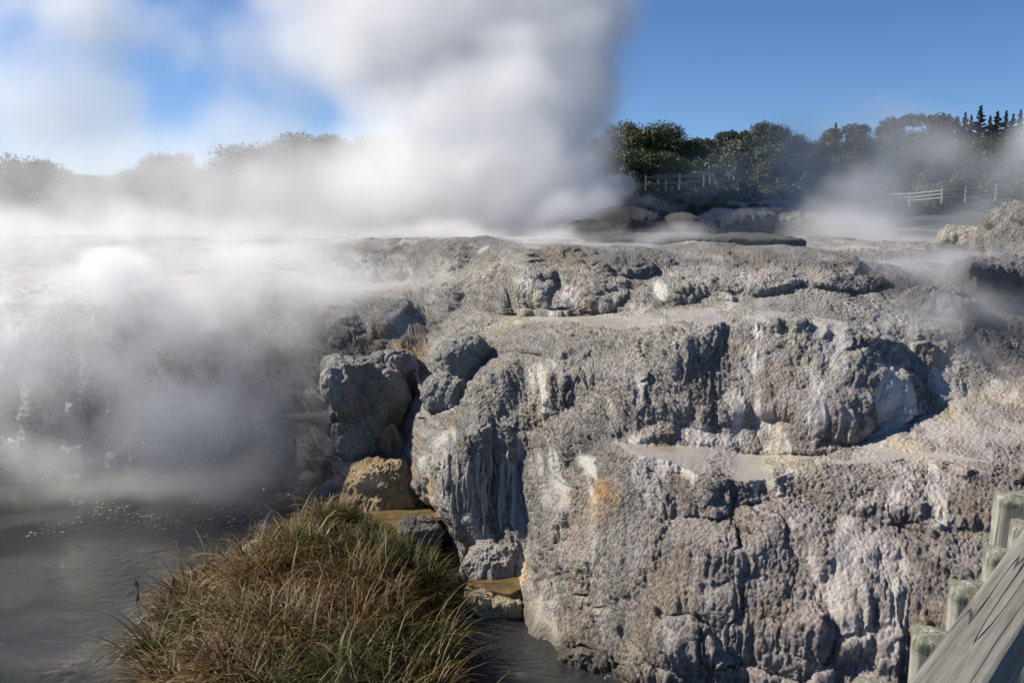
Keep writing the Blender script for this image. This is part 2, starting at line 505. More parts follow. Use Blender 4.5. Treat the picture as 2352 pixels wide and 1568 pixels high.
    wl = 0.22 * fbm(U * 0.9, S * 0.55, O0, 3, 91) + 0.05 * fbm(U * 4, S * 2.2, O0, 2, 92)
    fl = vnoise((U + wl) * 3.1, Sd * 0.45, O0 + 0.5, 94)
    fla = vnoise((U + wl) * 6.5, Sd * 0.8, O0 + 0.5, 95)
    fl2 = vnoise((U + wl) * 14, Sd * 1.8, O0 + 0.5, 96)
    fz = ss(-0.25, 0.2, fbm(U * 0.5, S * 0.4 + 3, O0, 2, 97) + 0.12)
    drape_x, drape_y, drape_z = WY(1105, 1120, 17.8)
    dz_ = np.clip(1.25 - np.sqrt(((X - drape_x) / 0.95) ** 2 + ((Z - drape_z) / 1.1) ** 2 + ((Y - drape_y) / 1.8) ** 2), 0, 1)
    flute = (1 - np.abs(fl * 2 - 1)) * 0.13 + (1 - np.abs(fla * 2 - 1)) * (0.10 + 0.2 * dz_) + (1 - np.abs(fl2 * 2 - 1)) * 0.058 - 0.15
    P = P + n * (flute * (0.35 + 0.65 * fz) * steep2 * near)[..., None]
    # knobbly crust
    n = grid_normals(P) * flip
    X, Y, Z = P[..., 0].copy(), P[..., 1].copy(), P[..., 2].copy()
    sl = 1 - np.clip(n[..., 2], 0, 1)
    flow = 0.55 * fbm(U * 2.6 + wl * 3.5, Sd * 0.75, O0, 5, 101) + 0.5 * fbm(X * 0.55, Y * 0.55, Z * 0.55, 3, 103)
    wetf = ss(0.10, 0.34, flow)                                        # run-off sheets
    flat = 1 - ss(0.002, 0.014, blur(blur(slp, 10, 0), 10, 1))
    wet = np.clip(np.maximum(wetf * (0.85 - 0.3 * ss(3.0, 2.0, Z)), flat * ss(-0.3, 0.12, flow + 0.14)), 0, 1)
    b1 = np.abs(fbm(U * 5.0, S * 2.6, O0, 3, 111))
    b2, _ = worley(U * 10, S * 7.0, O0 + 0.5, 121)
    b2 = np.clip(1 - b2, 0, 1)
    b3 = 1 - np.abs(vnoise(U * 26, S * 19, Z * 3, 131) * 2 - 1)
    crust = 0.04 * (b1 - 0.25) + 0.055 * (b2 - 0.45) + 0.030 * (b3 - 0.5)
    crust *= (1 - 0.7 * wet) * (0.45 + 0.55 * rough_zone) * (1 - 0.75 * flat * (1 - ss(6.1, 6.4, Z)))
    crk = np.abs(fbm(U * 1.1 + wl, S * 0.8, O0, 4, 137))
    crust = crust - 0.02 * (1 - ss(0.0, 0.02, crk)) * (1 - flat)
    P = P + n * (crust * near)[..., None]
    X, Y, Z = P[..., 0], P[..., 1], P[..., 2]
    # colours of the minerals
    def c(*a): return np.array(a, np.float32)
    t = np.clip(0.5 + 1.2 * fbm(X * 0.6, Y * 0.6, Z * 0.6, 4, 141), 0, 1)[..., None]
    grey = c(0.275, 0.26, 0.235) * (1 - t) + c(0.42, 0.395, 0.355) * t
    rightness = ss(-0.5, 5.5, X - (Y - 14) * 0.1)[..., None] * (1 - ss(3.4, 5.2, Z))[..., None]
    pink = c(0.265, 0.222, 0.203) * (1 - t) + c(0.38, 0.33, 0.305) * t
    col = grey * (1 - 0.9 * rightness) + pink * rightness * 0.9
    hi = ss(0.38, 0.72, b2 * 0.65 + b3 * 0.35)[..., None] * (1 - wet[..., None]) * ss(0.05, 0.25, sl)[..., None]
    col = col * (1 - 0.52 * hi * (0.4 + 0.6 * rough_zone[..., None])) * c(1, 0.985, 0.97)
    strk = vnoise((U + wl) * 7.5, Sd * 1.1, O0, 181) + 0.6 * vnoise((U + wl) * 17, Sd * 2.2, O0, 182)          # run-off streaks
    col = col * (0.72 + 0.36 * strk)[..., None]
    pale = c(0.40, 0.378, 0.35)
    col = col * (1 - 0.62 * wet[..., None]) + pale * 0.62 * wet[..., None]
    topz = (ss(6.25, 6.5, Z) * ss(-0.3, 0.2, fbm(X * 0.5, Y * 0.15, Z, 4, 145) + 0.15))[..., None]      # damp dark crust of the flats
    col = col * (1 - 0.65 * topz) + c(0.13, 0.127, 0.12) * 0.65 * topz
    # ochre and green stains in flow lines and at chosen spots; painted shade far right
    st = ss(0.18, 0.42, fbm(X * 1.5 + 11, Y * 1.5, Z * 0.45, 4, 151))[..., None]
    col = col * (1 - 0.25 * st) + c(0.34, 0.23, 0.11) * 0.25 * st

    def spot(px_, py_, Y_, r, colr, amt):
        nonlocal col
        x, y, z = WY(px_, py_, Y_)
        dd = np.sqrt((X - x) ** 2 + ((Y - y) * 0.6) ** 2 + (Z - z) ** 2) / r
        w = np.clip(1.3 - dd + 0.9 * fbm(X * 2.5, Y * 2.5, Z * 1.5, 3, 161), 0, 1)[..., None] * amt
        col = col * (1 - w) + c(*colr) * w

    OCH, YEL, OLV = (0.46, 0.26, 0.08), (0.50, 0.42, 0.20), (0.16, 0.13, 0.05)
    PAL, SHADE = (0.43, 0.405, 0.38), (0.11, 0.105, 0.108)
    for q in ((1500, 1195, 15.0, 0.55), (1430, 1240, 14.7, 0.4), (1590, 1160, 15.0, 0.4), (1560, 1440, 13.4, 0.4), (1480, 1300, 14.4, 0.35), (1810, 950, 17.0, 0.35), (1700, 1000, 16.6, 0.3),
              (1850, 735, 19.4, 0.7), (1110, 985, 18.5, 0.35), (1000, 1000, 19.3, 0.3), (1290, 840, 19.4, 0.4)):
        spot(*q, PAL, 0.6)
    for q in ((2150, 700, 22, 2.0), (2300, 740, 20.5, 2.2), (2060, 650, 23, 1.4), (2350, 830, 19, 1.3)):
        spot(*q, SHADE, 0.75)  # dim shade of the upper right slope, painted into the rock colour
    spot(1430, 1085, 15.9, 0.33, OCH, 0.9)
    spot(1400, 1130, 15.4, 0.30, OCH, 0.8)
    spot(1375, 1180, 15.1, 0.28, (0.44, 0.29, 0.13), 0.7)
    spot(1010, 1120, 18.6, 0.35, (0.48, 0.32, 0.15), 0.7)
    spot(1000, 1180, 18.3, 0.3, (0.46, 0.33, 0.18), 0.7)
    spot(1520, 1022, 16.4, 0.35, (0.30, 0.2, 0.09), 0.6)
    spot(1345, 780, 20.5, 0.55, (0.44, 0.32, 0.18), 0.5)
    spot(1560, 830, 18.4, 0.22, OLV, 0.8)
    spot(1640, 900, 17.7, 0.25, OLV, 0.7)
    spot(1600, 960, 17.2, 0.22, OLV, 0.7)
    spot(980, 1010, 19.5, 0.22, (0.50, 0.30, 0.13), 0.9)
    spot(975, 1080, 19.3, 0.25, (0.50, 0.30, 0.13), 0.8)
    spot(930, 830, 22.6, 0.7, (0.38, 0.25, 0.12), 0.85)
    spot(945, 930, 22.4, 0.9, (0.36, 0.24, 0.12), 0.85)
    spot(740, 740, 24.4, 0.45, (0.46, 0.32, 0.17), 0.6)
    spot(860, 790, 23.2, 0.6, (0.44, 0.31, 0.16), 0.5)
    spot(900, 670, 26.5, 0.7, (0.44, 0.33, 0.18), 0.5)
    spot(1190, 1330, 16.2, 0.35, (0.50, 0.36, 0.17), 0.7)
    spot(1250, 1440, 15.0, 0.45, (0.42, 0.32, 0.2), 0.6)
    spot(1180, 740, 22.6, 0.7, (0.45, 0.40, 0.24), 0.6)
    spot(1330, 1250, 15.4, 0.6, (0.44, 0.37, 0.30), 0.5)
    spot(2180, 960, 16.8, 0.5, YEL, 0.35)
    spot(2350, 940, 17, 0.6, YEL, 0.25)
    spot(2060, 1040, 15.4, 0.4, YEL, 0.35)
    spot(1800, 1070, 15.3, 0.6, (0.52, 0.47, 0.33), 0.6)
    spot(1680, 590, 25.5, 1.0, (0.28, 0.19, 0.09), 0.6)
    damp = (1 - ss(0.05, 1.0, (Z + 0.12 * fbm(X * 3, Y * 3, Z, 2, 171)) * (1 + 1.2 * ss(-6, -3, X))))[..., None]   # dark tide band at the river
    col = col * (1 - 0.75 * damp) + c(0.06, 0.05, 0.03) * 0.75 * damp
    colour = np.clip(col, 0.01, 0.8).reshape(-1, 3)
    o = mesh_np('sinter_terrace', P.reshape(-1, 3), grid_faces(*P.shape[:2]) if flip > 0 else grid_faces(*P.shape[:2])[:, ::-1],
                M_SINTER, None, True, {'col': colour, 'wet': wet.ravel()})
    tag(o, kind='structure')
    return P


TP = terrace()


def ground_at(px, py, Y):
    """nearest terrace point to a place (to seat things)"""
    x, y, z = WY(px, py, Y)
    d = (TP[..., 0] - x) ** 2 + (TP[..., 1] - y) ** 2 + (TP[..., 2] - z) ** 2
    i = np.unravel_index(np.argmin(d), d.shape)
    return TP[i]


# ------------------------------------------------------------------ river
def river():
    s = 400
    o = mesh_np('river', [(-s, -40, 0), (s, -40, 0), (s, 60, 0), (-s, 60, 0)], [(0, 1, 2, 3)], M_WATER, None, False)
    tag(o, kind='structure')
    b = mesh_np('river_bed', [(-s, -40, -1.2), (s, -40, -1.2), (s, 60, -1.2), (-s, 60, -1.2)], [(0, 1, 2, 3)], M_SOIL, None, False)
    tag(b, kind='structure')
    # froth flecks carried on the current: hundreds of tiny flat blobs
    rng = np.random.default_rng(4)
    V, F = [], []
    def band(n, a, b_, spread):
        for _ in range(n):
            t = rng.random()
            px = a[0] * (1 - t) + b_[0] * t
            py = a[1] * (1 - t) + b_[1] * t + rng.normal() * spread * (0.3 + math.sin(t * 3.1))
            x, y, _z = WZ(px, py, 0.004)
            r = 0.008 + 0.018 * rng.random() ** 3
            k = len(V)
            a0 = rng.random() * 6
            for j in range(6):
                rr = r * (0.7 + 0.6 * rng.random())
                V.append((x + rr * 1.5 * math.cos(a0 + j * 1.047), y + rr * 0.9 * math.sin(a0 + j * 1.047), 0.006))
            F.append([k + j for j in range(6)])
    band(170, (160, 1150), (420, 1200), 14)
    band(230, (330, 1190), (660, 1180), 20)
    band(90, (430, 1150), (700, 1130), 16)
    band(60, (60, 1230), (300, 1160), 8)
    f = mesh_np('froth', V, F, M_FOAM, None, False)
    tag(f, kind='stuff')


river()


def ground_ray(px, py):
    """where the ray through a picture point meets the terrace"""
    x = (px - PW / 2) / FOC
    y = (PH / 2 - py) / FOC
    d = np.array([x, CP + y * SP, -SP + y * CP])
    d /= np.linalg.norm(d)
    i = int(np.argmin(np.abs(TP[:, 300, 0] / TP[:, 300, 1] - d[0] / d[1])))
    sub = TP[max(0, i - 60):i + 60] - np.array([0, 0, CAM_Z])
    t = sub @ d
    off = np.linalg.norm(sub - t[..., None] * d, axis=-1)
    near_t = np.where(off < 0.04, t, 1e9)
    k = np.unravel_index(np.argmin(near_t), near_t.shape)
    if near_t[k] > 1e8: k = np.unravel_index(np.argmin(off), off.shape)
    return sub[k] + np.array([0, 0, CAM_Z])


# ------------------------------------------------------------------ rocks standing on the terrace
def rock(name, loc, size, seed, label, cat='boulder', group=None, style='rough', col=(0.30, 0.295, 0.28), col2=(0.40, 0.39, 0.37), rz=0.0, stain=0.0,
         lean=(0, 0), res=150, flatbase=0.0):
    nu, nv = res * 2, res
    th = np.linspace(0, 2 * math.pi, nu + 1)[:-1]
    ph = np.linspace(0.02, math.pi - 0.02, nv)
    T, Q = np.meshgrid(th, ph, indexing='ij')
    d = np.stack([np.cos(T) * np.sin(Q), np.sin(T) * np.sin(Q), np.cos(Q)], -1)
    p = 5.0 if style == 'slab' else 3.4 if style == 'rough' else (2.6 if style != 'dome' else 2.0)
    r = 1 / (np.abs(d[..., 0]) ** p + np.abs(d[..., 1]) ** p + np.abs(d[..., 2]) ** p) ** (1 / p)
    P = d * r[..., None] * np.array(size) * 0.5
    X, Y, Z = P[..., 0] + seed * 3.1, P[..., 1] + seed * 1.7, P[..., 2]
    s = float(np.mean(size))
    big = fbm(X / s * 1.6, Y / s * 1.6, Z / s * 1.6, 3, seed)
    if style == 'rough':
        f1, f2 = worley(X / s * 1.9, Y / s * 1.9, Z / s * 1.9, seed + 3)
        ca = min(s, 2.2)
        dis = ca * (0.20 * big + 0.16 * (0.5 - f1)) + 0.10 * ca * (np.abs(fbm(X * 2.6, Y * 2.6, Z * 1.6, 4, seed + 5)) - 0.2) + 0.02 * (np.abs(vnoise(X * 14, Y * 14, Z * 11, seed + 6) * 2 - 1))
        e = np.clip((f2 - f1) / 0.12, 0, 1)
        dis -= (1 - e) * 0.03 * s
    elif style == 'drip':
        fl = np.abs(vnoise(X * 7, Y * 7, Z * 0.7, seed + 7) * 2 - 1)
        fl = np.abs(vnoise(X * 6 + 0.8 * big, Y * 6, Z * 1.1, seed + 7) * 2 - 1)
        low = ss(0.2, -0.5, d[..., 2])
        dis = s * (0.22 * big + 0.16 * low) + 0.10 * fl * ss(0.6, -0.3, d[..., 2]) + 0.13 * np.abs(fbm(X * 3.6, Y * 3.6, Z * 3, 4, seed + 8)) + 0.045 * (1 - np.abs(vnoise(X * 15, Y * 15, Z * 11, seed + 9) * 2 - 1))
    elif style == 'cauli':
        f1, f2 = worley(X * 4.2, Y * 4.2, Z * 4.2, seed + 3)
        dis = s * 0.14 * big + 0.10 * (0.6 - f1) + 0.02 * fbm(X * 16, Y * 16, Z * 16, 2, seed + 4)
        crk = np.abs(fbm(X * 1.3, Y * 1.3, Z * 1.3, 2, seed + 6))
        dis -= 0.05 * (1 - ss(0.0, 0.05, crk))
    elif style == 'slab':
        dis = 0.25 * fbm(X * 0.6, Y * 0.6, Z * 0.6, 4, seed) + 0.06 * (np.abs(fbm(X * 3, Y * 3, Z * 3, 3, seed + 1)) - 0.3)
    else:
        dis = s * 0.10 * big + 0.02 * s * fbm(X / s * 9, Y / s * 9, Z / s * 9, 3, seed + 2)
    P = P + d * dis[..., None]
    h = P[..., 2] / size[2]
    P[..., 0] += lean[0] * h
    P[..., 1] += lean[1] * h
    t = np.clip(0.5 + 1.1 * fbm(X * 1.3, Y * 1.3, Z * 1.3, 4, seed + 11), 0, 1)[..., None]
    c = np.array(col) * (1 - t) + np.array(col2) * t
    if stain:
        w = ss(0.0, 0.35, fbm(X * 2.2, Y * 2.2, Z * 0.5, 3, seed + 12) + 0.1)[..., None] * stain
        c = c * (1 - w) + np.array((0.36, 0.24, 0.11)) * w
    n0 = len(P.reshape(-1, 3))
    V = np.concatenate([P.reshape(-1, 3), [P[:, 0].mean(0), P[:, -1].mean(0)]])
    i = np.arange(nu * nv).reshape(nu, nv)
    j = np.roll(i, -1, 0)
    F = np.stack([i[:, :-1], i[:, 1:], j[:, 1:], j[:, :-1]], -1).reshape(-1, 4)
    capT = np.stack([i[:, 0], j[:, 0], j[:, 0], np.full(nu, n0)], -1)
    C = np.concatenate([c.reshape(-1, 3), c[:, 0].mean(0, keepdims=True), c[:, -1].mean(0, keepdims=True)])
    o = mesh_np(name, V, F, M_SINTER, None, True, {'col': C, 'wet': np.full(len(V), 0.15)})
    o.location = loc
    o.rotation_euler = (0, 0, rz)
    tag(o, label, cat, group)
    return o


def W3(px, py, Y):
    return Vector([float(q) for q in WY(px, py, Y)])


G1 = 'boulders on the terrace face'
rock('boulder', W3(838, 945, 21.5), (2.0, 1.7, 2.9), 3, 'tall dark grey rock pillar with pale left edge above the ochre mound', group=G1, style='rough',
     col=(0.15, 0.145, 0.13), col2=(0.30, 0.29, 0.265), stain=0.35, rz=0.3, res=220)
rock('boulder', W3(905, 855, 21.9), (1.1, 1.1, 1.1), 9, 'blocky grey rock capping the right shoulder of the dark pillar', group=G1, style='rough',
     col=(0.20, 0.195, 0.18), col2=(0.34, 0.33, 0.31), rz=0.9)
rock('boulder', W3(1058, 835, 20.9), (1.55, 1.6, 1.5), 14, 'big rounded grey boulder with cracked knobbly crust, upper of two', group=G1, style='cauli',
     col=(0.23, 0.22, 0.20), col2=(0.33, 0.315, 0.285), rz=0.2)
rock('boulder', W3(1030, 905, 20.2), (1.15, 1.2, 1.05), 19, 'smaller round knobbly boulder tucked under the cracked grey boulder', group=G1, style='cauli',
     col=(0.23, 0.22, 0.20), col2=(0.33, 0.315, 0.285), rz=1.2)
rock('sinter_mound', W3(893, 1120, 20.0), (1.7, 1.4, 1.25), 23, 'wet ochre yellow mound of sinter beneath the dark pillar', 'rock mound', style='drip',
     col=(0.26, 0.17, 0.065), col2=(0.42, 0.31, 0.16), stain=0.6, res=190)
rock('boulder', W3(1140, 1285, 16.8), (1.1, 1.0, 0.6), 29, 'brown grey overhanging rock with short drips above the ochre pool', group=G1, style='drip',
     col=(0.26, 0.24, 0.21), col2=(0.36, 0.33, 0.29))
rock('rock_slab', W3(960, 1225, 17.9), (1.05, 0.8, 0.55), 33, 'dark flat slab with a white rim below the ochre pool', 'rock', style='rough',
     col=(0.05, 0.045, 0.04), col2=(0.30, 0.29, 0.28), rz=0.2)
rock('boulder', W3(770, 1125, 20.9), (0.75, 0.7, 0.5), 37, 'low pinkish grey stone behind the tip of the grass bank', group='stones at the water edge', style='rough',
     col=(0.20, 0.17, 0.155), col2=(0.32, 0.28, 0.26))
rock('boulder', W3(715, 1100, 22.5), (0.7, 0.6, 0.3), 39, 'dark wet stone just above the river by the cliff', group='stones at the water edge', style='rough',
     col=(0.08, 0.075, 0.07), col2=(0.16, 0.15, 0.14))
rock('boulder', W3(605, 1262, 18.1), (1.0, 0.8, 0.5), 41, 'orange topped smooth stone at the left edge of the grass', group='stones at the water edge', style='dome',
     col=(0.46, 0.33, 0.19), col2=(0.40, 0.37, 0.33), rz=0.6)
rock('boulder', W3(630, 1210, 19.4), (0.75, 0.6, 0.35), 43, 'flat grey layered stone in the river beside the grass', group='stones at the water edge', style='rough',
     col=(0.18, 0.17, 0.16), col2=(0.34, 0.32, 0.30), rz=0.4)
rock('boulder', W3(730, 1165, 20.3), (0.8, 0.6, 0.3), 45, 'pale crusted stone along the far edge of the grass', group='stones at the water edge', style='rough',
     col=(0.30, 0.28, 0.26), col2=(0.42, 0.40, 0.38), rz=0.4)
rock('boulder', W3(1140, 1375, 15.7), (1.3, 1.0, 0.42), 47, 'ochre crusted ledge stone at the end of the lower pool', group=G1, style='rough',
     col=(0.36, 0.27, 0.14), col2=(0.46, 0.38, 0.26), rz=-0.2)
rock('boulder', W3(1075, 1335, 16.5), (0.5, 0.5, 0.3), 49, 'small brown grey stone half in the lower pool', group=G1, style='rough',
     col=(0.16, 0.14, 0.12), col2=(0.28, 0.25, 0.22))

# dark geyser cone and knobs beyond the rim
rock('geyser_cone', W3(1440, 535, 42), (4.6, 4.0, 2.7), 52, 'smooth dark grey geyser cone beyond the terrace rim', 'geyser cone', style='dome',
     col=(0.035, 0.034, 0.03), col2=(0.07, 0.067, 0.058), res=90)
rock('geyser_cone', W3(1570, 530, 42), (2.6, 2.6, 1.9), 55, 'lower rounded cone right of the dark geyser cone, pale crest', 'geyser cone', style='dome',
     col=(0.06, 0.058, 0.052), col2=(0.12, 0.112, 0.10), res=80)
rock('geyser_cone', W3(1350, 530, 40), (2.6, 2.2, 1.0), 57, 'low flat apron of rock left of the dark geyser cone', 'geyser cone', style='dome',
     col=(0.05, 0.049, 0.043), col2=(0.09, 0.086, 0.077), res=80)
rock('rock_slab', W3(1590, 560, 33), (8.8, 3.0, 0.8), 61, 'long dark slab on the terrace top with a blunt right end', 'rock', style='slab',
     col=(0.07, 0.068, 0.062), col2=(0.12, 0.116, 0.107), res=140)
rock('rock_outcrop', W3(1745, 520, 46), (7.0, 5.0, 1.9), 63, 'pale sunlit lumpy sinter outcrop behind the dark slab', 'outcrop', style='rough',
     col=(0.24, 0.225, 0.21), col2=(0.38, 0.36, 0.34), res=110)
rock('rock_outcrop', W3(1760, 492, 52), (5.0, 4.0, 1.3), 66, 'small broken pale rocks on top behind the sunlit outcrop', 'outcrop', style='rough',
     col=(0.22, 0.21, 0.20), col2=(0.34, 0.32, 0.31), res=90)
rock('rock_outcrop', W3(2245, 545, 38), (3.2, 3.0, 1.2), 69, 'low pale yellowish rocks beside the big rock at the right edge', 'outcrop', style='rough',
     col=(0.22, 0.21, 0.18), col2=(0.36, 0.335, 0.28), res=90)
rock('rock_outcrop', W3(2452, 560, 27), (4.6, 4.0, 2.9), 72, 'big dark lumpy rock rising at the right edge above the terrace', 'outcrop', style='rough',
     col=(0.12, 0.115, 0.11), col2=(0.27, 0.26, 0.24), res=150, lean=(-1.0, 0))
rock('rock_outcrop', W3(2150, 720, 21.5), (1.9, 1.6, 1.4), 75, 'dark steaming knob of rock on the right slope', 'outcrop', style='cauli',
     col=(0.13, 0.12, 0.12), col2=(0.2, 0.19, 0.185), res=110)
rock('rock_outcrop', W3(2330, 640, 22.5), (3.2, 2.0, 1.2), 78, 'dark purple grey hummock under the big rock at the right edge', 'outcrop', style='rough',
     col=(0.13, 0.12, 0.125), col2=(0.2, 0.19, 0.19), res=110)


# ------------------------------------------------------------------ stalactite curtains, roots and sticks
def tube(pts, rad, sides=8):
    """a tapered tube through points; returns V, F(quads)"""
    pts = np.array(pts, float)
    n = len(pts)
    rad = np.interp(np.arange(n), np.linspace(0, n - 1, len(rad)), rad)
    tg = np.gradient(pts, axis=0)
    tg /= np.linalg.norm(tg, axis=1, keepdims=True) + 1e-9
    up = np.array([0.31, 0.52, 0.79])
    V = []
    for p, t, r in zip(pts, tg, rad):
        a = np.cross(t, up); a /= np.linalg.norm(a)
        b = np.cross(t, a)
        for k in range(sides):
            q = 2 * math.pi * k / sides
            V.append(p + r * (math.cos(q) * a + math.sin(q) * b))
    F = []
    for i in range(n - 1):
        for k in range(sides):
            k2 = (k + 1) % sides
            F.append((i * sides + k, i * sides + k2, (i + 1) * sides + k2, (i + 1) * sides + k))
    return np.array(V), np.array(F)


class Bag:
    def __init__(s): s.V, s.F, s.C, s.n = [], [], [], 0

    def add(s, V, F, c=None):
        s.V.append(V); s.F.append(np.asarray(F) + s.n); s.n += len(V)
        if c is not None: s.C.append(np.tile(np.array(c, np.float32), (len(V), 1)) if np.ndim(c) == 1 else np.asarray(c, np.float32))

    def build(s, name, mat, parent=None, smooth=True, extra=None):
        at = {'col': np.concatenate(s.C)} if s.C else {}
        if extra: at.update(extra(s.n))
        return mesh_np(name, np.concatenate(s.V), np.concatenate(s.F), mat, parent, smooth, at)


rnd = random.Random(7)


def wiggly(a, b, n, amp, seed):
    r = random.Random(seed)
    a, b = Vector(a), Vector(b)
    out = []
    ph = [r.random() * 6 for _ in range(6)]
    for i in range(n):
        t = i / (n - 1)
        p = a.lerp(b, t)
        e = math.sin(math.pi * t)
        p = p + Vector((math.sin(t * 7 + ph[0]) + 0.5 * math.sin(t * 17 + ph[1]), math.sin(t * 6 + ph[2]) + 0.5 * math.sin(t * 19 + ph[3]), math.sin(t * 8 + ph[4]))) * amp * e
        out.append(tuple(p))
    return out


def drape():
    g = Bag()
    for i in range(24):
        px = 1018 + i * 7.2 + rnd.uniform(-5, 5)
        py0 = 1060 + rnd.uniform(-35, 45)
        py1 = py0 + rnd.uniform(60, 150)
        path = []
        for k in range(12):
            py = py0 + (py1 - py0) * k / 11
            q = ground_ray(px + 2.5 * math.sin(k * 0.9 + i), py)
            path.append((q[0], q[1] + 0.012 + 0.03 * math.sin(i * 2.3), q[2]))
        path = blur(np.array(path), 4, 0)
        r = rnd.uniform(0.02, 0.065)
        V, F = tube(path, [r * 0.5, r * 1.1, r, r * 1.15, r * 0.9, r * 0.8, r * 0.3], 12)
        V = V + 0.02 * np.stack([fbm(V[:, 0] * 9, V[:, 1] * 9, V[:, 2] * 4, 3, 5), fbm(V[:, 0] * 9, V[:, 1] * 9, V[:, 2] * 4, 3, 6), 0 * V[:, 0]], 1)
        sh = rnd.uniform(0.8, 1.1)
        g.add(V, F, (0.29 * sh, 0.275 * sh, 0.245 * sh))
    o = g.build('stalactite_curtain', M_SINTER, None, True, lambda n: {'wet': np.full(n, 0.7)})
    tag(o, 'pale grey curtain of long hanging drips on the front lobe of the terrace', 'stalactites')
    # brown root fan by the pillar
    g = Bag()
    top = W3(900, 1028 - 55, 20.7)
    for i in range(34):
        f = rnd.uniform(-1, 1)
        b = top + Vector((f * 0.30, -0.15, -rnd.uniform(0.45, 0.95) * (1 - 0.4 * abs(f))))
        V, F = tube(wiggly(top + Vector((f * 0.04, 0, 0)), b, 9, 0.02, 40 + i), [0.016, 0.028, 0.022, 0.006], 6)
        g.add(V, F, (0.24 + rnd.uniform(-.05, .06), 0.15 + rnd.uniform(-.03, .04), 0.08))
    tag(g.build('hanging_roots', M_BARK_V, None), 'brown fan of matted roots hanging between the pillar and the front lobe', 'roots')


M_BARK_V = mat_vcol('root_fibre', 0.7, 0.4)
drape()


def twig_thing(name, label, cat, a, b, r, seed, branches=5, amp=0.06, mat=None, group=None):
    g = Bag()
    pts = wiggly(a, b, 16, amp, seed)
    V, F = tube(pts, [r, r * 0.8, r * 0.35], 7)
    g.add(V, F)
    rr = random.Random(seed)
    L = (Vector(b) - Vector(a)).length
    for k in range(branches):
        i = rr.randint(3, 13)
        p = Vector(pts[i])
        dvec = (Vector(b) - Vector(a)).normalized() + Vector((rr.uniform(-1, 1), rr.uniform(-1, 1), rr.uniform(-.6, .9))) * 0.9
        q = p + dvec.normalized() * L * rr.uniform(0.15, 0.35)
        V, F = tube(wiggly(p, q, 8, amp * 0.4, seed + k + 1), [r * 0.5, r * 0.15], 5)
        g.add(V, F)
    o = g.build(name, mat or M_DEAD)
    tag(o, label, cat, group)
    return o


def on_ground(px, py, Y, lift=0.03):
    p = ground_at(px, py, Y)
    return Vector([float(q) for q in p]) + Vector((0, -lift, lift))


GS = 'dead branches lying on the terrace'
twig_thing('dead_branch', 'long crooked brown branch lying across the lower terrace slope', 'branch', on_ground(1535, 1600 - 5, 12.5), on_ground(1715, 1560, 12.6), 0.028, 11, 5, 0.05, group=GS)
twig_thing('dead_branch', 'pale crusted branch slanting down in the middle of the lower slope', 'branch', on_ground(1560, 1430, 13.2), on_ground(1660, 1530, 12.8), 0.03, 12, 4, 0.04, M_TWIG, group=GS)
twig_thing('dead_branch', 'short pale forked twig on the lower slope right of the crusted branch', 'branch', on_ground(1660, 1420, 13.2), on_ground(1710, 1455, 13.1), 0.02, 13, 3, 0.03, M_TWIG, group=GS)
twig_thing('dead_branch', 'dark pointed stick jutting from the lip left of the front lobe', 'branch', W3(960, 973 - 14, 19.7), W3(1025, 962, 19.9), 0.022, 14, 1, 0.01, group=GS)
twig_thing('dead_branch', 'thin bare twig standing against the drip curtain', 'branch', W3(1092 - 64, 1205, 17.6), W3(1100 - 60, 1060, 17.6), 0.010, 15, 5, 0.03, group=GS)
twig_thing('driftwood', 'dark tangle of driftwood snagged on the slab below the ochre pool', 'driftwood', W3(960, 1195, 17.6), W3(1035, 1190, 17.4), 0.035, 16, 9, 0.04)
twig_thing('dead_branch', 'thin grey stick leaning over the tip of the grass bank', 'branch', W3(745, 1160, 19.4), W3(805, 1115, 19.2), 0.012, 17, 1, 0.01, M_TWIG, group=GS)


# pools of ochre water
def pool(name, label, pts, z, mat):
    P = []
    n = len(pts)
    ring = []
    for i in range(n):
        x, y, zz = WZ(pts[i][0], pts[i][1], z)
        ring.append((float(x), float(y)))
    ring = np.array(ring)
    m = 80
    t = np.linspace(0, n, m, endpoint=False)
    r2 = np.stack([np.interp(t, range(n + 1), np.append(ring[:, k], ring[0, k])) for k in (0, 1)], 1)
    r2 = blur(np.concatenate([r2[-8:], r2, r2[:8]]), 4, 0)[8:-8]
    c = r2.mean(0)
    V = [(c[0], c[1], z)] + [(a, b, z) for a, b in r2] + [(a, b, z - 0.3) for a, b in r2]
    F = [(0, 1 + i, 1 + (i + 1) % m, 1 + (i + 1) % m) for i in range(m)]
    me = bpy.data.meshes.new(name)
    me.from_pydata([tuple(map(float, v)) for v in V], [], [(0, 1 + i, 1 + (i + 1) % m) for i in range(m)] +
                   [(1 + i, 1 + m + i, 1 + m + (i + 1) % m, 1 + (i + 1) % m) for i in range(m)])
    me.materials.append(mat)
    o = bpy.data.objects.new(name, me)
    COL.objects.link(o)
    tag(o, kind='structure')
    return o


def mat_pool(name, col, rough=0.08):
    m, nt, b, N, L = new_mat(name)
    g = N('ShaderNodeTexCoord')
    n = N('ShaderNodeTexNoise'); n.inputs['Scale'].default_value = 2.5; n.inputs['Detail'].default_value = 6
    L(g.outputs['Object'], n.inputs['Vector'])
    L(ramp(nt, n.outputs[0], [(0.35, tuple(q * 0.5 for q in col)), (0.65, col)]), b.inputs['Base Color'])
    b.inputs['Roughness'].default_value = rough
    n2 = N('ShaderNodeTexNoise'); n2.inputs['Scale'].default_value = 14; n2.inputs['Detail'].default_value = 4
    L(g.outputs['Object'], n2.inputs['Vector'])
    bp = N('ShaderNodeBump'); bp.inputs['Distance'].default_value = 0.012
    L(n2.outputs[0], bp.inputs['Height']); L(bp.outputs[0], b.inputs['Normal'])
    return m


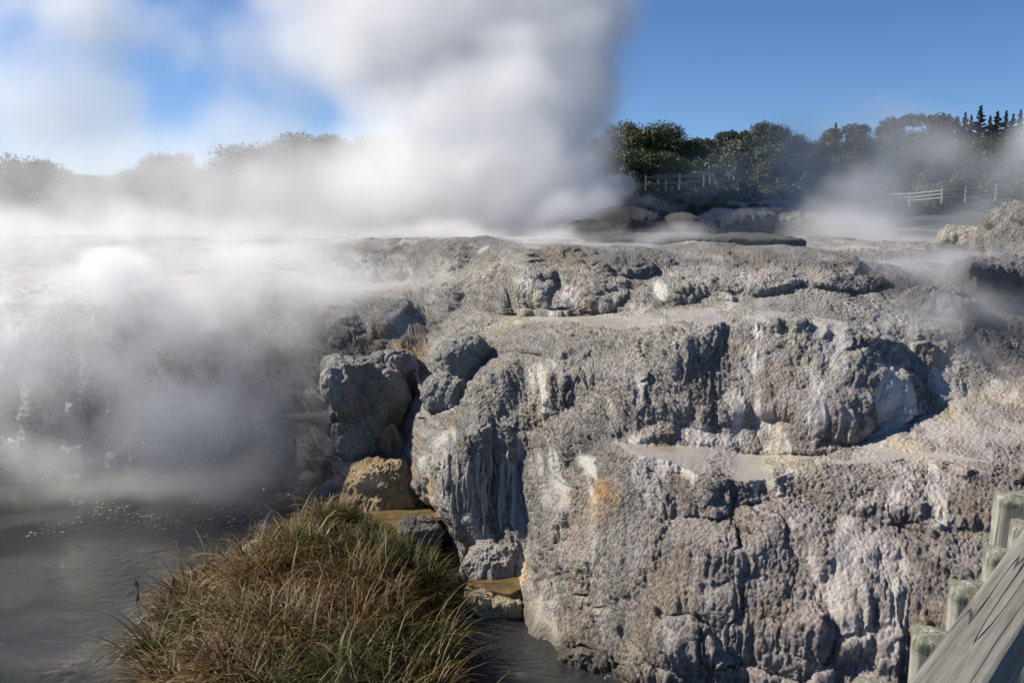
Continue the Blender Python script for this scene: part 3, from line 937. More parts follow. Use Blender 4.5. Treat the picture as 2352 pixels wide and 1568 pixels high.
M_POOL = mat_pool('ochre_pool_water', (0.19, 0.135, 0.06))
pool('pool_water', '', [(840, 1160), (930, 1158), (1000, 1165), (1030, 1185), (990, 1200), (925, 1225), (900, 1205), (860, 1185)], 0.75, M_POOL)
pool('pool_water', '', [(1085, 1318), (1120, 1308), (1190, 1312), (1205, 1345), (1170, 1365), (1110, 1352), (1070, 1340)], 0.38, M_POOL)


# ------------------------------------------------------------------ grass bank
GB = [(310, 1620), (345, 1520), (385, 1440), (450, 1370), (540, 1305), (610, 1262), (650, 1225), (720, 1180), (790, 1160), (860, 1185), (915, 1225),
      (960, 1275), (985, 1315), (1005, 1370), (1015, 1440), (1025, 1520), (1045, 1620), (1110, 1800), (800, 1900), (250, 1850)]


def grass_bank():
    ring = np.array([[float(q) for q in WZ(a, b, 0.15)[:2]] for a, b in GB])
    ring[:, 1] -= 0.15
    lo = ring.min(0) - 0.6; hi = ring.max(0) + 0.6
    res = 0.07
    xs = np.arange(lo[0], hi[0], res); ys = np.arange(lo[1], hi[1], res)
    X, Y = np.meshgrid(xs, ys, indexing='ij')

    def sdf(X, Y):
        d = np.full(X.shape, 1e9); inside = np.zeros(X.shape, bool)
        n = len(ring)
        for i in range(n):
            a, b = ring[i], ring[(i + 1) % n]
            e = b - a
            t = np.clip(((X - a[0]) * e[0] + (Y - a[1]) * e[1]) / (e @ e), 0, 1)
            d = np.minimum(d, np.hypot(X - a[0] - t * e[0], Y - a[1] - t * e[1]))
            c = ((a[1] > Y) != (b[1] > Y)) & (X < (b[0] - a[0]) * (Y - a[1]) / (b[1] - a[1] + 1e-12) + a[0])
            inside ^= c
        return np.where(inside, d, -d)

    def height(X, Y):
        s = sdf(X, Y)
        h = -0.5 + 0.6 * ss(-0.5, 0.15, s) + 0.62 * ss(0.0, 1.7, s) + 0.18 * fbm(X * 0.9, Y * 0.9, X * 0, 3, 201)
        h += 0.35 * ss(14.5, 16.5, Y) * ss(0, 1.0, s) * (1 - ss(17.5, 19.5, Y))
        return h, s
    H, S = height(X, Y)
    P = np.stack([X, Y, H], -1)
    bank = mesh_np('grass_bank', P.reshape(-1, 3), grid_faces(*X.shape), M_SOIL)
    tag(bank, kind='structure')

    rng = np.random.default_rng(11)
    # tussock centres
    NT = 620
    cx = rng.uniform(lo[0], hi[0], NT * 8); cyy = rng.uniform(lo[1], hi[1], NT * 8)
    _, s = height(cx, cyy)
    ok = s > 0.02
    cx, cyy = cx[ok][:NT], cyy[ok][:NT]
    NTt = len(cx)
    per = 78
    ti = np.repeat(np.arange(NTt), per)
    n = len(ti)
    cr = rng.uniform(0.45, 1.35, NTt) ** 1.2
    ang = rng.uniform(0, 2 * math.pi, n)
    rad = rng.uniform(0, 1, n) ** 0.7 * 0.15 * cr[ti]
    bx = cx[ti] + np.cos(ang) * rad; by = cyy[ti] + np.sin(ang) * rad
    bz, sd = height(bx, by)
    tip_zone = ss(15.4, 17.4, by)                     # fine green grass at the far tip
    longb = rng.random(n) < 0.10
    Ln = rng.uniform(0.42, 1.0, n) * cr[ti] * (1 - 0.45 * tip_zone) * np.where(longb, 1.35, 1)
    # blades droop outward and down the slope (outwards from the bank)
    e = 0.05
    _, sx = height(bx + e, by); _, sy = height(bx, by + e)
    gx, gy = (sx - sd) / e, (sy - sd) / e             # points inward
    edge = 1 - ss(0.0, 1.1, sd)
    dx = np.cos(ang) * 1.1 - gx * 0.9 * edge + rng.normal(0, 0.45, n) + 0.05
    dy = np.sin(ang) * 1.1 - gy * 0.9 * edge + rng.normal(0, 0.45, n) - 0.1
    q = np.hypot(dx, dy) + 1e-6; dx /= q; dy /= q
    K = 7
    t = np.linspace(0, 1, K)
    lean0 = rng.uniform(0.05, 0.45, n)
    curl = rng.uniform(0.7, 2.9, n)
    th = lean0[:, None] + curl[:, None] * t[None] ** 1.4           # angle from vertical along the blade
    seg = (Ln / (K - 1))[:, None]
    hx = np.cumsum(np.sin(th) * seg, 1) - (np.sin(th) * seg)[:, :1]
    hz = np.cumsum(np.cos(th) * seg, 1) - (np.cos(th) * seg)[:, :1]
    cxp = bx[:, None] + dx[:, None] * hx
    cyp = by[:, None] + dy[:, None] * hx
    czp = bz[:, None] + hz
    wv = rng.uniform(0, 2 * math.pi, n)
    w0 = (rng.uniform(0.006, 0.0145, n) * np.where(longb, 1.25, 1))[:, None] * (1 - t[None] ** 2 * 0.9) * (1 - 0.3 * tip_zone[:, None])
    sidex = -dy[:, None] + 0.5 * np.cos(wv)[:, None] * t; sidey = dx[:, None] + 0.5 * np.sin(wv)[:, None] * t
    A = np.stack([cxp - sidex * w0, cyp - sidey * w0, czp + 0.3 * w0], -1)
    B = np.stack([cxp + sidex * w0, cyp + sidey * w0, czp - 0.3 * w0], -1)
    V = np.stack([A, B], 2).reshape(n, K * 2, 3)
    f = np.array([(2 * i, 2 * i + 1, 2 * i + 3, 2 * i + 2) for i in range(K - 1)])
    F = (f[None] + (np.arange(n) * K * 2)[:, None, None]).reshape(-1, 4)
    green = np.array([0.042, 0.068, 0.010]); olive = np.array([0.088, 0.084, 0.016]); straw = np.array([0.32, 0.22, 0.09]); rust = np.array([0.125, 0.052, 0.02])
    zone = fbm(cx * 0.7, cyy * 0.7, cx * 0, 3, 211)[ti]
    k = rng.random(n) - 0.06 + zone * 1.1 - 0.5 * tip_zone + 0.25 * longb + 0.35 * ss(-2.5, -4.8, bx) - 0.45 * (1 - ss(12.4, 13.6, by)) * ss(-3.5, -1.5, bx)
    c0 = np.where((k < 0.35)[:, None], green, np.where((k < 0.68)[:, None], olive, np.where((k < 0.9)[:, None], straw, rust)))
    c0 = c0 * (rng.uniform(0.45, 1.3, n) * rng.uniform(0.6, 1.25, NTt)[ti])[:, None]
    tipc = straw * rng.uniform(0.7, 1.3, n)[:, None]
    mixt = (t[None] ** 2 * np.where(k > 0.3, 0.75, 0.25)[:, None])[..., None]
    C = c0[:, None] * (1 - mixt) + tipc[:, None] * mixt
    C = np.repeat(C, 2, axis=1).reshape(-1, 3)
    g = mesh_np('grass', V.reshape(-1, 3), F, M_GRASS, None, True, {'col': C})
    tag(g, kind='stuff')
    return height


BANKH = grass_bank()


def seed_stalk(px, py, Y, h, lean, seed, label):
    """dry stalk with drooping seed heads"""
    x, y, z = [float(q) for q in WY(px, py, Y)]
    root = empty('dry_stalk', (x, y, z - h))
    tag(root, label, 'plant', 'dry seed stalks at the edge of the grass')
    g = Bag()
    top = Vector((lean, 0, h))
    V, F = tube(wiggly((0, 0, 0), top, 12, 0.02, seed), [0.009, 0.006], 6)
    g.add(V, F)
    g.build('stem', M_DEAD, root)
    r = random.Random(seed)
    for c in (top, top * 0.7):
        hb = Bag()
        for k in range(5):
            b = Vector(c) + Vector((r.uniform(-.07, .07), r.uniform(-.05, .05), -r.uniform(0.12, 0.2)))
            V, F = tube([tuple(c), tuple((Vector(c) + b) / 2 + Vector((0, 0, -.01))), tuple(b)], [0.006, 0.022, 0.003], 5)
            hb.add(V, F)
        hb.build('seed_head', M_DEAD, root)


seed_stalk(318, 1330, 14.6, 0.9, -0.05, 3, 'tallest dry brown stalk with a drooping seed head at the left edge of the grass')
seed_stalk(385, 1325, 14.9, 0.8, 0.12, 4, 'dry brown seed stalk just inside the left edge of the grass')


# ------------------------------------------------------------------ palings and handrail (near, lower right)
def beam_mesh(w, d, h, seed, dome=0.012, nu=10, nv=26):
    """a timber with worn, slightly bowed faces; local Z is its length, top at z=0"""
    r = np.random.default_rng(seed)
    prof = []
    k = nu
    def side(a, b):
        for i in range(k):
            t = i / k
            prof.append((a[0] * (1 - t) + b[0] * t, a[1] * (1 - t) + b[1] * t))
    c = 0.012
    pts = [(-w / 2 + c, -d / 2), (w / 2 - c, -d / 2), (w / 2, -d / 2 + c), (w / 2, d / 2 - c), (w / 2 - c, d / 2), (-w / 2 + c, d / 2), (-w / 2, d / 2 - c), (-w / 2, -d / 2 + c)]
    for i in range(8):
        side(pts[i], pts[(i + 1) % 8])
    prof = np.array(prof)
    m = len(prof)
    zs = np.concatenate([np.linspace(-h, -0.12, nv), np.linspace(-0.11, -0.012, 10)])
    rings = [np.concatenate([prof, np.full((m, 1), z)], 1) for z in zs]
    for s, z in ((0.985, -0.004), (0.95, 0.0), (0.8, 0.004), (0.55, 0.008), (0.3, 0.011), (0.05, dome)):
        rings.append(np.concatenate([prof * s, np.full((m, 1), z)], 1))
    P = np.array(rings)
    X, Y, Z = P[..., 0], P[..., 1], P[..., 2]
    nn = fbm(X * 40 + seed, Y * 40, Z * 2.5, 3, seed)
    P[..., 0] *= 1 + 0.03 * nn
    P[..., 1] *= 1 + 0.03 * nn
    P[-16:, :, 2] += 0.010 * fbm(X[-16:] * 25, Y[-16:] * 25 + seed, Z[-16:] * 4, 3, seed + 2)
    i = np.arange(P.shape[0] * m).reshape(P.shape[0], m)
    j = np.roll(i, -1, 1)
    F = np.stack([i[:-1], j[:-1], j[1:], i[1:]], -1).reshape(-1, 4)
    return P.reshape(-1, 3), F


def paling(px, py, dist_y, w, d, rz, seed, label):
    x, y, z = [float(q) for q in WY(px, py, dist_y)]
    V, F = beam_mesh(w, d, 3.2, seed)
    o = mesh_np('fence_post', V, F, M_POST, None, True)
    o.location = (x, y, z)
    o.rotation_euler = (rnd.uniform(-.015, .015), rnd.uniform(-.015, .015), rz)
    tag(o, label, 'post', 'square timber posts beyond the handrail')


RZ = -0.42
paling(2015, 1585, 2.12, 0.12, 0.12, RZ, 5, 'square post lowest in the corner, only its worn top edge in the picture')
paling(2150, 1462, 2.25, 0.125, 0.13, RZ, 1, 'mossy square post with a dark knot on its rounded top, second from the low end')
paling(2235, 1352, 2.42, 0.125, 0.13, RZ, 2, 'square post with a pale frosted top, between the mossy low post and the upper ones')
paling(2315, 1272, 2.62, 0.13, 0.13, RZ, 3, 'square grey post with a flat pale top just above the frosted post')
paling(2372, 1210, 2.85, 0.13, 0.13, RZ, 4, 'square post with green moss cap in front of the tallest post')
paling(2345, 1143, 3.12, 0.17, 0.16, RZ, 6, 'tallest post, furrowed timber with a dark moss covered top')


def handrail():
    a = W3(2085, 1760, 1.55)
    b = W3(2560, 1040, 3.0)
    L = (b - a).length
    V, F = beam_mesh(0.115, 0.15, L, 77, nv=60)
    o = mesh_np('handrail', V, F, M_RAIL, None, True)
    d = (b - a).normalized()
    z = d
    side = Vector((0, 0, 1)).cross(z).normalized()      # across, level
    up = z.cross(side).normalized()
    M = Matrix((up, side, z)).transposed().to_4x4()
    M.translation = b
    o.matrix_world = M
    tag(o, 'long weathered square handrail slanting up across the lower right corner', 'handrail')


handrail()


# ------------------------------------------------------------------ land and trees beyond
def far_height(X, Y):
    h = 6.2 + 0.045 * np.clip(Y - 46, 0, 400) + 0.0
    h = h + 3 * ss(90, 170, Y) * ss(5, 70, X) + 3.0 * ss(60, 110, Y) - 8 * ss(118, 260, Y)
    h = h + 0.7 * fbm(X * 0.08, Y * 0.08, X * 0, 3, 301)
    return h


def far_land():
    xs = np.concatenate([np.linspace(-900, -160, 20), np.linspace(-150, 220, 190), np.linspace(240, 900, 20)])
    ys = np.concatenate([np.linspace(43, 220, 120), np.linspace(230, 1500, 30)])
    X, Y = np.meshgrid(xs, ys, indexing='ij')
    P = np.stack([X, Y, far_height(X, Y)], -1)
    o = mesh_np('hill_ground', P.reshape(-1, 3), grid_faces(*X.shape), M_LAND)
    tag(o, kind='structure')


far_land()


def leaf_cloud(centres, radii, n, size, cols, rng, flat=0.6, drop=0.0):
    """leaf sprays scattered in the shells of several clumps"""
    centres = np.array(centres, float); radii = np.array(radii, float)
    w = radii.prod(1) ** (2 / 3); w = w / w.sum()
    ci = rng.choice(len(centres), n, p=w)
    d = rng.normal(size=(n, 3)); d /= np.linalg.norm(d, axis=1, keepdims=True)
    d[:, 2] = np.where(d[:, 2] < -0.35, -d[:, 2], d[:, 2])
    r = rng.uniform(0.15, 1.25, n) ** 0.6
    P = centres[ci] + d * radii[ci] * r[:, None]
    P += rng.normal(0, 0.08, (n, 3)) * radii[ci]
    nrm = d * 0.7 + rng.normal(0, 0.6, (n, 3)) + np.array([0, 0, 0.4])
    nrm /= np.linalg.norm(nrm, axis=1, keepdims=True)
    a = np.cross(nrm, rng.normal(size=(n, 3))); a /= np.linalg.norm(a, axis=1, keepdims=True) + 1e-9
    b = np.cross(nrm, a)
    s = size * rng.uniform(0.5, 1.4, n)[:, None]
    V = np.stack([P - a * s, P - b * s * flat * 0.8 , P + a * s, P + b * s * flat], 1)
    F = np.arange(n * 4).reshape(n, 4)
    cols = np.array(cols)
    cc = cols[(rng.random(len(centres)) * len(cols)).astype(int)][ci] * rng.uniform(0.6, 1.35, n)[:, None]
    C = np.repeat(cc[:, None], 4, 1).reshape(-1, 3)
    return V.reshape(-1, 3), F, C


def crown_shape(rng, H, Wd, kind):
    cs, rs = [], []
    if kind == 'round':
        for i in range(85):
            a = rng.uniform(0, 2 * math.pi); u = rng.uniform(0, 1) ** 0.5
            zz = rng.uniform(0.15, 0.97)
            wr = Wd / 2 * math.sqrt(max(0.02, 1 - ((zz - 0.5) / 0.55) ** 2))
            cs.append((math.cos(a) * u * wr * 0.82, math.sin(a) * u * wr * 0.82, zz * H - 0.06 * H))
            q = rng.uniform(0.08, 0.17) * Wd
            rs.append((q, q, q * 0.9))
    elif kind == 'open':
        for i in range(44):
            a = rng.uniform(0, 2 * math.pi); u = rng.uniform(0.05, 1) ** 0.5
            zz = rng.uniform(0.12, 1.0) * (1 - 0.2 * u)
            cs.append((math.cos(a) * u * Wd * 0.42, math.sin(a) * u * Wd * 0.42, zz * H))
            q = rng.uniform(0.09, 0.17) * Wd
            rs.append((q, q, q * 0.75))
    elif kind == 'shrub':
        for i in range(48):
            a = rng.uniform(0, 2 * math.pi); u = rng.uniform(0, 1) ** 0.5
            zz = rng.uniform(0.1, 0.85) * (1 - 0.45 * u)
            cs.append((math.cos(a) * u * Wd * 0.45, math.sin(a) * u * Wd * 0.45, zz * H))
            q = rng.uniform(0.06, 0.13) * Wd
            rs.append((q, q, q * 0.8))
    return cs, rs


def make_tree(kind, H, Wd, cols, seed, nleaf, lsize, twigs=0, name='broadleaf_tree'):
    rng = np.random.default_rng(seed)
    r = random.Random(seed)
    root = empty(name, (0, 0, -500))
    g = Bag()
    cs, rs = crown_shape(rng, H, Wd, kind) if kind != 'pine' else ([], [])
    V, F = tube(wiggly((0, 0, -0.6), (r.uniform(-.3, .3), 0, H * (0.93 if kind == 'pine' else 0.8)), 12, 0.015 * H, seed), [0.028 * H, 0.018 * H, 0.005 * H], 8)
    g.add(V, F)
    for k in range(0 if kind == 'pine' else 12):
        c = cs[k]
        z0 = max(0.12 * H, c[2] - r.uniform(0.15, 0.35) * H)
        V, F = tube(wiggly((0, 0, z0), c, 8, 0.012 * H, seed + k), [0.010 * H, 0.003 * H], 5)
        g.add(V, F)
    g.build('trunk', M_BARK, root)
    if kind == 'pine':
        Vs, Cs = [], []
        nbr = 260
        for i in range(nbr):
            z = H * (0.12 + 0.88 * (i + r.random()) / nbr)
            R0 = Wd / 2 * (1 - (z / H)) ** 0.85 * r.uniform(0.55, 1.3) + 0.04
            a = r.uniform(0, 2 * math.pi)
            n = max(6, int(nleaf / nbr * (0.3 + R0 / Wd * 3)))
            t = rng.random(n) ** 0.75
            tilt = -0.35 + 0.75 * z / H
            P = np.stack([math.cos(a) * R0 * t, math.sin(a) * R0 * t, z + tilt * R0 * t - 0.25 * R0 * t * (1 - t)], 1)
            P += rng.normal(0, 1, (n, 3)) * np.array([0.10, 0.10, 0.06]) * (0.4 + 0.5 * R0)
            ax = np.array([math.cos(a), math.sin(a), tilt]) + rng.normal(0, 0.45, (n, 3))
            ax /= np.linalg.norm(ax, axis=1, keepdims=True)
            bb = np.cross(ax, rng.normal(size=(n, 3))); bb /= np.linalg.norm(bb, axis=1, keepdims=True)
            s = lsize * rng.uniform(0.6, 1.3, n)[:, None] * min(1, 0.45 + R0)
            Vs.append(np.stack([P - ax * s, P - bb * s * 0.3, P + ax * s, P + bb * s * 0.3], 1))
            cc = np.array(cols[r.randrange(len(cols))]) * rng.uniform(0.6, 1.3, n)[:, None]
            Cs.append(np.repeat(cc[:, None], 4, 1))
        V = np.concatenate(Vs).reshape(-1, 3); C = np.concatenate(Cs).reshape(-1, 3)
        F = np.arange(len(V)).reshape(-1, 4)
    else:
        V, F, C = leaf_cloud(cs, rs, nleaf, lsize, cols, rng)
        V[:, 2] *= H / np.percentile(V[:, 2], 99.8)
    mesh_np('crown', V, F, M_LEAF, root, False, {'col': C})
    if twigs:
        g = Bag()
        for k in range(twigs):
            a = r.uniform(0, 6.28); u = r.uniform(0.2, 1)
            b = Vector((math.cos(a) * u * Wd * 0.5, math.sin(a) * u * Wd * 0.5, H * r.uniform(0.5, 0.98) * (1 - 0.3 * u)))
            s = b * 0.35 + Vector((0, 0, 0.1 * H))
            V, F = tube(wiggly(s, b, 7, 0.02 * H, seed + k), [0.009 * H, 0.003 * H], 4)
            g.add(V, F)
            for _ in range(4):
                p = s.lerp(b, r.uniform(0.4, 1)); q = p + Vector((r.uniform(-1, 1), r.uniform(-1, 1), r.uniform(0, 1.2))) * 0.12 * H
                V, F = tube([tuple(p), tuple((p + q) / 2), tuple(q)], [0.004 * H, 0.0015 * H], 3)
                g.add(V, F)
        g.build('bare_twigs', M_TWIG, root)
    return root


DG = [(0.045, 0.058, 0.018), (0.065, 0.078, 0.026), (0.035, 0.045, 0.018), (0.09, 0.095, 0.035)]
GG = [(0.11, 0.12, 0.08), (0.09, 0.105, 0.06), (0.15, 0.155, 0.11), (0.07, 0.08, 0.045)]
PG = [(0.014, 0.024, 0.012), (0.02, 0.032, 0.016), (0.03, 0.04, 0.018)]
BG = [(0.055, 0.055, 0.022), (0.075, 0.06, 0.028), (0.04, 0.045, 0.02)]
PROTO = {
    'dark': [make_tree('round', 10, 9, DG, 61, 30000, 0.12), make_tree('round', 10, 8, DG, 62, 28000, 0.12)],
    'grey': [make_tree('shrub', 6, 8, GG, 63, 22000, 0.10, 26, 'grey_shrub'), make_tree('round', 9, 9, GG, 64, 26000, 0.11, 40, 'grey_tree')],
    'open': [make_tree('open', 11, 7, BG, 65, 15000, 0.14, 0, 'gum_tree'), make_tree('open', 11, 6, BG, 66, 13000, 0.14, 0, 'gum_tree')],
    'pine': [make_tree('pine', 16, 6.0, PG, 67, 26000, 0.17, 0, 'pine_tree'), make_tree('pine', 16, 5, PG, 68, 22000, 0.17, 0, 'pine_tree')],
}
USED = set()


def copy_tree(o, parent=None):
    c = o.copy(); COL.objects.link(c); c.parent = parent
    for ch in o.children:
        copy_tree(ch, c)
    return c


def place_tree(kind, v, px, py_top, Y, hh, label, group, wscale=1.0):
    """the crown's top stands where the photo shows it, the tree reaches down hh metres"""
    x, y, z = [float(q) for q in WY(px, py_top, Y)]
    src = PROTO[kind][v]
    o = src if (kind, v) not in USED else copy_tree(src)
    USED.add((kind, v))
    base = {'dark': 10, 'grey': 6 if v == 0 else 9, 'open': 11, 'pine': 16}[kind]
    s = hh / base
    o.location = (x, y, z - hh)
    o.scale = (s * wscale, s * wscale, s)
    o.rotation_euler = (0, 0, rnd.uniform(0, 6.28))
    tag(o, label, 'tree' if not (kind == 'grey' and v == 0) else 'shrub', group)


GL = 'misty trees on the left skyline'
left = [(65, 362, 62, 7.5, 'dark', 0, 1.15, 'round tree standing alone at the left edge of the skyline, greyed by steam'),
        (-110, 400, 64, 7, 'dark', 1, 1.2, 'misty round tree beyond the left edge'),
        (212, 405, 62, 5.5, 'dark', 1, 1.0, 'small rounded misty tree in the gap right of the lone left tree'),
        (305, 385, 62, 6.5, 'dark', 0, 0.9, 'misty tree forming the left shoulder of the peaked clump'),
        (385, 352, 63, 7.5, 'dark', 1, 1.0, 'misty tree with the small peaked top left of centre on the skyline'),
        (470, 385, 66, 7, 'dark', 0, 1.0, 'low misty tree between the peaked tree and the long rising canopy'),
        (560, 335, 68, 9, 'dark', 1, 1.1, 'misty tree at the left end of the long rising canopy'),
        (640, 318, 68, 10, 'dark', 0, 1.1, 'misty tree near the top of the long canopy, left of its crest'),
        (720, 308, 70, 10, 'dark', 1, 1.1, 'misty tree at the crest of the long canopy'),
        (800, 318, 70, 10, 'dark', 0, 1.0, 'misty tree just left of the steam column'),
        (905, 310, 74, 10.5, 'dark', 1, 1.0, 'dim tree half lost behind the left flank of the steam column'),
        (1010, 330, 74, 10, 'dark', 0, 1.1, 'dim tree lost behind the middle of the steam column'),
        (1130, 340, 74, 10, 'dark', 1, 1.1, 'dim tree hidden deep behind the steam column'),
        (1260, 330, 76, 10, 'dark', 0, 1.1, 'dim tree behind the right flank of the steam column'),
        (1340, 320, 76, 10, 'dark', 1, 1.0, 'dim tree showing just left of the dark crowns by the column'),
        (130, 440, 58, 5, 'dark', 1, 1.4, 'low misty bush under the lone left tree'),
        (250, 450, 57, 5, 'dark', 0, 1.4, 'low misty bush under the small rounded left tree'),
        (-20, 450, 57, 5, 'dark', 0, 1.4, 'low misty bush at the left edge under the lone tree'),
        (520, 430, 60, 6, 'dark', 1, 1.5, 'low misty tree under the left end of the long canopy'),
        (650, 430, 60, 6, 'dark', 0, 1.5, 'low misty tree under the crest of the long canopy'),
        (390, 440, 59, 6, 'dark', 0, 1.4, 'low misty tree under the peaked clump'),
        (800, 420, 62, 6, 'dark', 1, 1.5, 'low misty tree at the foot of the column, left')]
for px, py, Y, hh, k, v, ws, lab in left:
    place_tree(k, v, px, py, Y, hh, lab, GL, ws)

GR = 'trees on the right skyline'
right = [(1445, 280, 74, 9, 'dark', 0, 0.85, 'dark broad crown immediately right of the steam column'),
         (1520, 285, 74, 9, 'dark', 1, 0.9, 'dark round topped tree, second right of the steam column'),
         (1580, 315, 75, 8, 'dark', 0, 0.8, 'dark tree on the right shoulder of the dark clump by the column'),
         (1430, 345, 66, 6, 'dark', 1, 1.1, 'darkest lower crown in the clump by the column'),
         (1510, 345, 66, 6, 'dark', 0, 1.1, 'mid green lower crown right of the darkest one'),
         (1590, 370, 70, 6, 'dark', 1, 1.0, 'shaded tree above the viewing platform fence'),
         (1440, 380, 60, 3.6, 'grey', 0, 0.8, 'grey green shrub with bare twigs left of the information board'),
         (1600, 320, 96, 9, 'open', 0, 0.8, 'slender gum in the gap right of the dark clump'),
         (1648, 305, 96, 10, 'open', 1, 0.8, 'thin tall gum with see-through top in the gap'),
         (1615, 325, 92, 9, 'pine', 1, 0.8, 'narrow small pine in the gap beside the dark clump'),
         (1685, 300, 94, 10, 'open', 0, 0.8, 'gum with flat topped head left of the big grey tree'),
         (1730, 288, 90, 11, 'open', 1, 0.9, 'tallest flat headed gum behind the big grey tree'),
         (1770, 282, 78, 8.5, 'dark', 1, 0.75, 'olive crown topping the big grey tree group'),
         (1815, 305, 76, 8, 'dark', 0, 0.8, 'dark crown on the right side of the big grey tree group'),
         (1720, 320, 70, 7.6, 'grey', 1, 0.9, 'big grey twiggy tree at the middle of the right skyline'),
         (1790, 335, 68, 7, 'grey', 1, 0.9, 'second big grey twiggy tree, right of the first'),
         (1650, 360, 66, 5.6, 'grey', 0, 0.9, 'pale rounded shrub at the left foot of the grey trees'),
         (1850, 350, 72, 7, 'dark', 1, 1.0, 'shadowed tree sloping down right of the grey trees'),
         (1885, 318, 92, 9, 'dark', 0, 0.8, 'hazy bluish tree in the dip of the skyline'),
         (1920, 282, 100, 12, 'pine', 0, 0.8, 'thin pale spire of a pine above the hazy gums'),
         (1955, 285, 98, 11, 'open', 1, 1.1, 'hazy gum with domed airy top right of the thin spire'),
         (2010, 288, 98, 11, 'open', 0, 1.0, 'hazy gum with airy top, second right of the thin spire'),
         (2045, 305, 96, 9, 'dark', 1, 0.9, 'lower hazy gum at the notch before the tall pines'),
         (1930, 350, 88, 8, 'dark', 0, 1.0, 'hazed dark tree under the thin spire'),
         (2000, 360, 86, 8, 'dark', 1, 1.1, 'hazed dark tree under the airy gums'),
         (2070, 345, 90, 8, 'dark', 0, 1.0, 'hazed dark tree under the notch'),
         (2110, 262, 102, 13, 'open', 0, 1.1, 'big rounded gum at the left end of the pine row'),
         (2100, 300, 96, 11, 'dark', 1, 1.1, 'dark tree below the big rounded gum'),
         (2190, 320, 94, 11, 'dark', 0, 1.0, 'olive dark tree below the left pines'),
         (2260, 315, 92, 11, 'dark', 1, 1.0, 'brownish dark tree below the tallest pine'),
         (2330, 315, 92, 11, 'dark', 0, 1.0, 'dark tree at the right edge below the pines'),
         (2400, 320, 92, 11, 'dark', 1, 1.0, 'dark tree just past the right edge below the pines')]
for px, py, Y, hh, k, v, ws, lab in right:
    place_tree(k, v, px, py, Y, hh, lab, GR, ws)
GP = 'row of pines on the right ridge'
pines = [(2145, 272, 12), (2160, 265, 12), (2182, 262, 13), (2200, 268, 12), (2218, 258, 13), (2232, 264, 12), (2254, 243, 15), (2275, 266, 12), (2292, 256, 13), (2312, 254, 14), (2328, 262, 12), (2345, 252, 13), (2370, 256, 13), (2400, 262, 12)]
pl = ['first short pine after the big rounded gum', 'slim pine second in the ridge row', 'dark pine third in the ridge row', 'short pine fourth in the ridge row, in a dip',
      'sharp topped pine just left of the centre of the ridge row', 'low pine directly left of the tallest pine', 'tallest pine of the ridge row', 'low pine directly right of the tallest pine',
      'bushy pine two right of the tallest pine', 'sharp pine three right of the tallest pine', 'low dark pine before the right edge', 'tall pine at the right edge of the ridge row',
      'pine just past the right edge', 'last pine outside the right edge']
for i, ((px, py, hh), lab) in enumerate(zip(pines, pl)):
    place_tree('pine', i % 2, px, py, 112 + (i % 3) * 3, hh * 1.15, lab, GP, rnd.uniform(0.9, 1.25))
GBS = 'scrub between the terrace and the trees'
bush = [(1500, 425, 52, 2.0), (1570, 432, 52, 1.9), (1640, 425, 53, 2.1), (1700, 420, 54, 2.3), (1480, 455, 48, 1.5), (1560, 460, 48, 1.4), (1640, 455, 49, 1.6), (1720, 455, 50, 1.6),
        (1790, 410, 58, 2.8), (1860, 400, 62, 3.4), (1930, 400, 66, 3.6), (1990, 410, 64, 3.2), (1790, 455, 52, 1.6), (2070, 400, 72, 4), (2150, 395, 76, 4.5), (2230, 395, 76, 4.5), (2310, 400, 74, 4), (1410, 440, 54, 2.2)]
where = ['directly under the left end of the platform fence', 'under the middle of the platform fence', 'under the right end of the platform fence', 'under the big grey trees',
         'behind the dark geyser cone, left', 'behind the dark geyser cone, right', 'behind the lower rounded cone', 'behind the pale sunlit outcrop, left',
         'at the right foot of the big grey trees', 'at the foot of the shadowed sloping tree', 'under the thin pine spire', 'under the airy hazy gums',
         'behind the pale sunlit outcrop, right', 'below the notch in the skyline', 'left behind the distant white fence', 'right behind the distant white fence', 'at the right edge behind the distant fence',
         'beside the steam column under the darkest crown']
for i, ((px, py, Y, hh), wl) in enumerate(zip(bush, where)):
    place_tree('grey', 0, px, py, Y, hh * 1.25, 'low grey green bush ' + wl, GBS, 1.25)


# ------------------------------------------------------------------ fences and the information board
def box(g, c, s, rz=0.0):
    sx, sy, sz = (q / 2 for q in s)
    ca, sa = math.cos(rz), math.sin(rz)
    P = []
    for x in (-sx, sx):
        for y in (-sy, sy):
            for z in (-sz, sz):
                P.append((c[0] + x * ca - y * sa, c[1] + x * sa + y * ca, c[2] + z))
    F = [(0, 1, 3, 2), (4, 6, 7, 5), (0, 4, 5, 1), (2, 3, 7, 6), (0, 2, 6, 4), (1, 5, 7, 3)]
    g.add(np.array(P), np.array(F))


def rail_between(g, a, b, w=0.06, h=0.075):
    a, b = Vector(a), Vector(b)
    d = (b - a).normalized()
    s = Vector((-d.y, d.x, 0)).normalized() * w / 2
    u = Vector((0, 0, h / 2))
    P = [a - s - u, a + s - u, a + s + u, a - s + u, b - s - u, b + s - u, b + s + u, b - s + u]
    F = [(0, 3, 2, 1), (4, 5, 6, 7), (0, 1, 5, 4), (1, 2, 6, 5), (2, 3, 7, 6), (3, 0, 4, 7)]
    g.add(np.array([tuple(p) for p in P]), np.array(F))


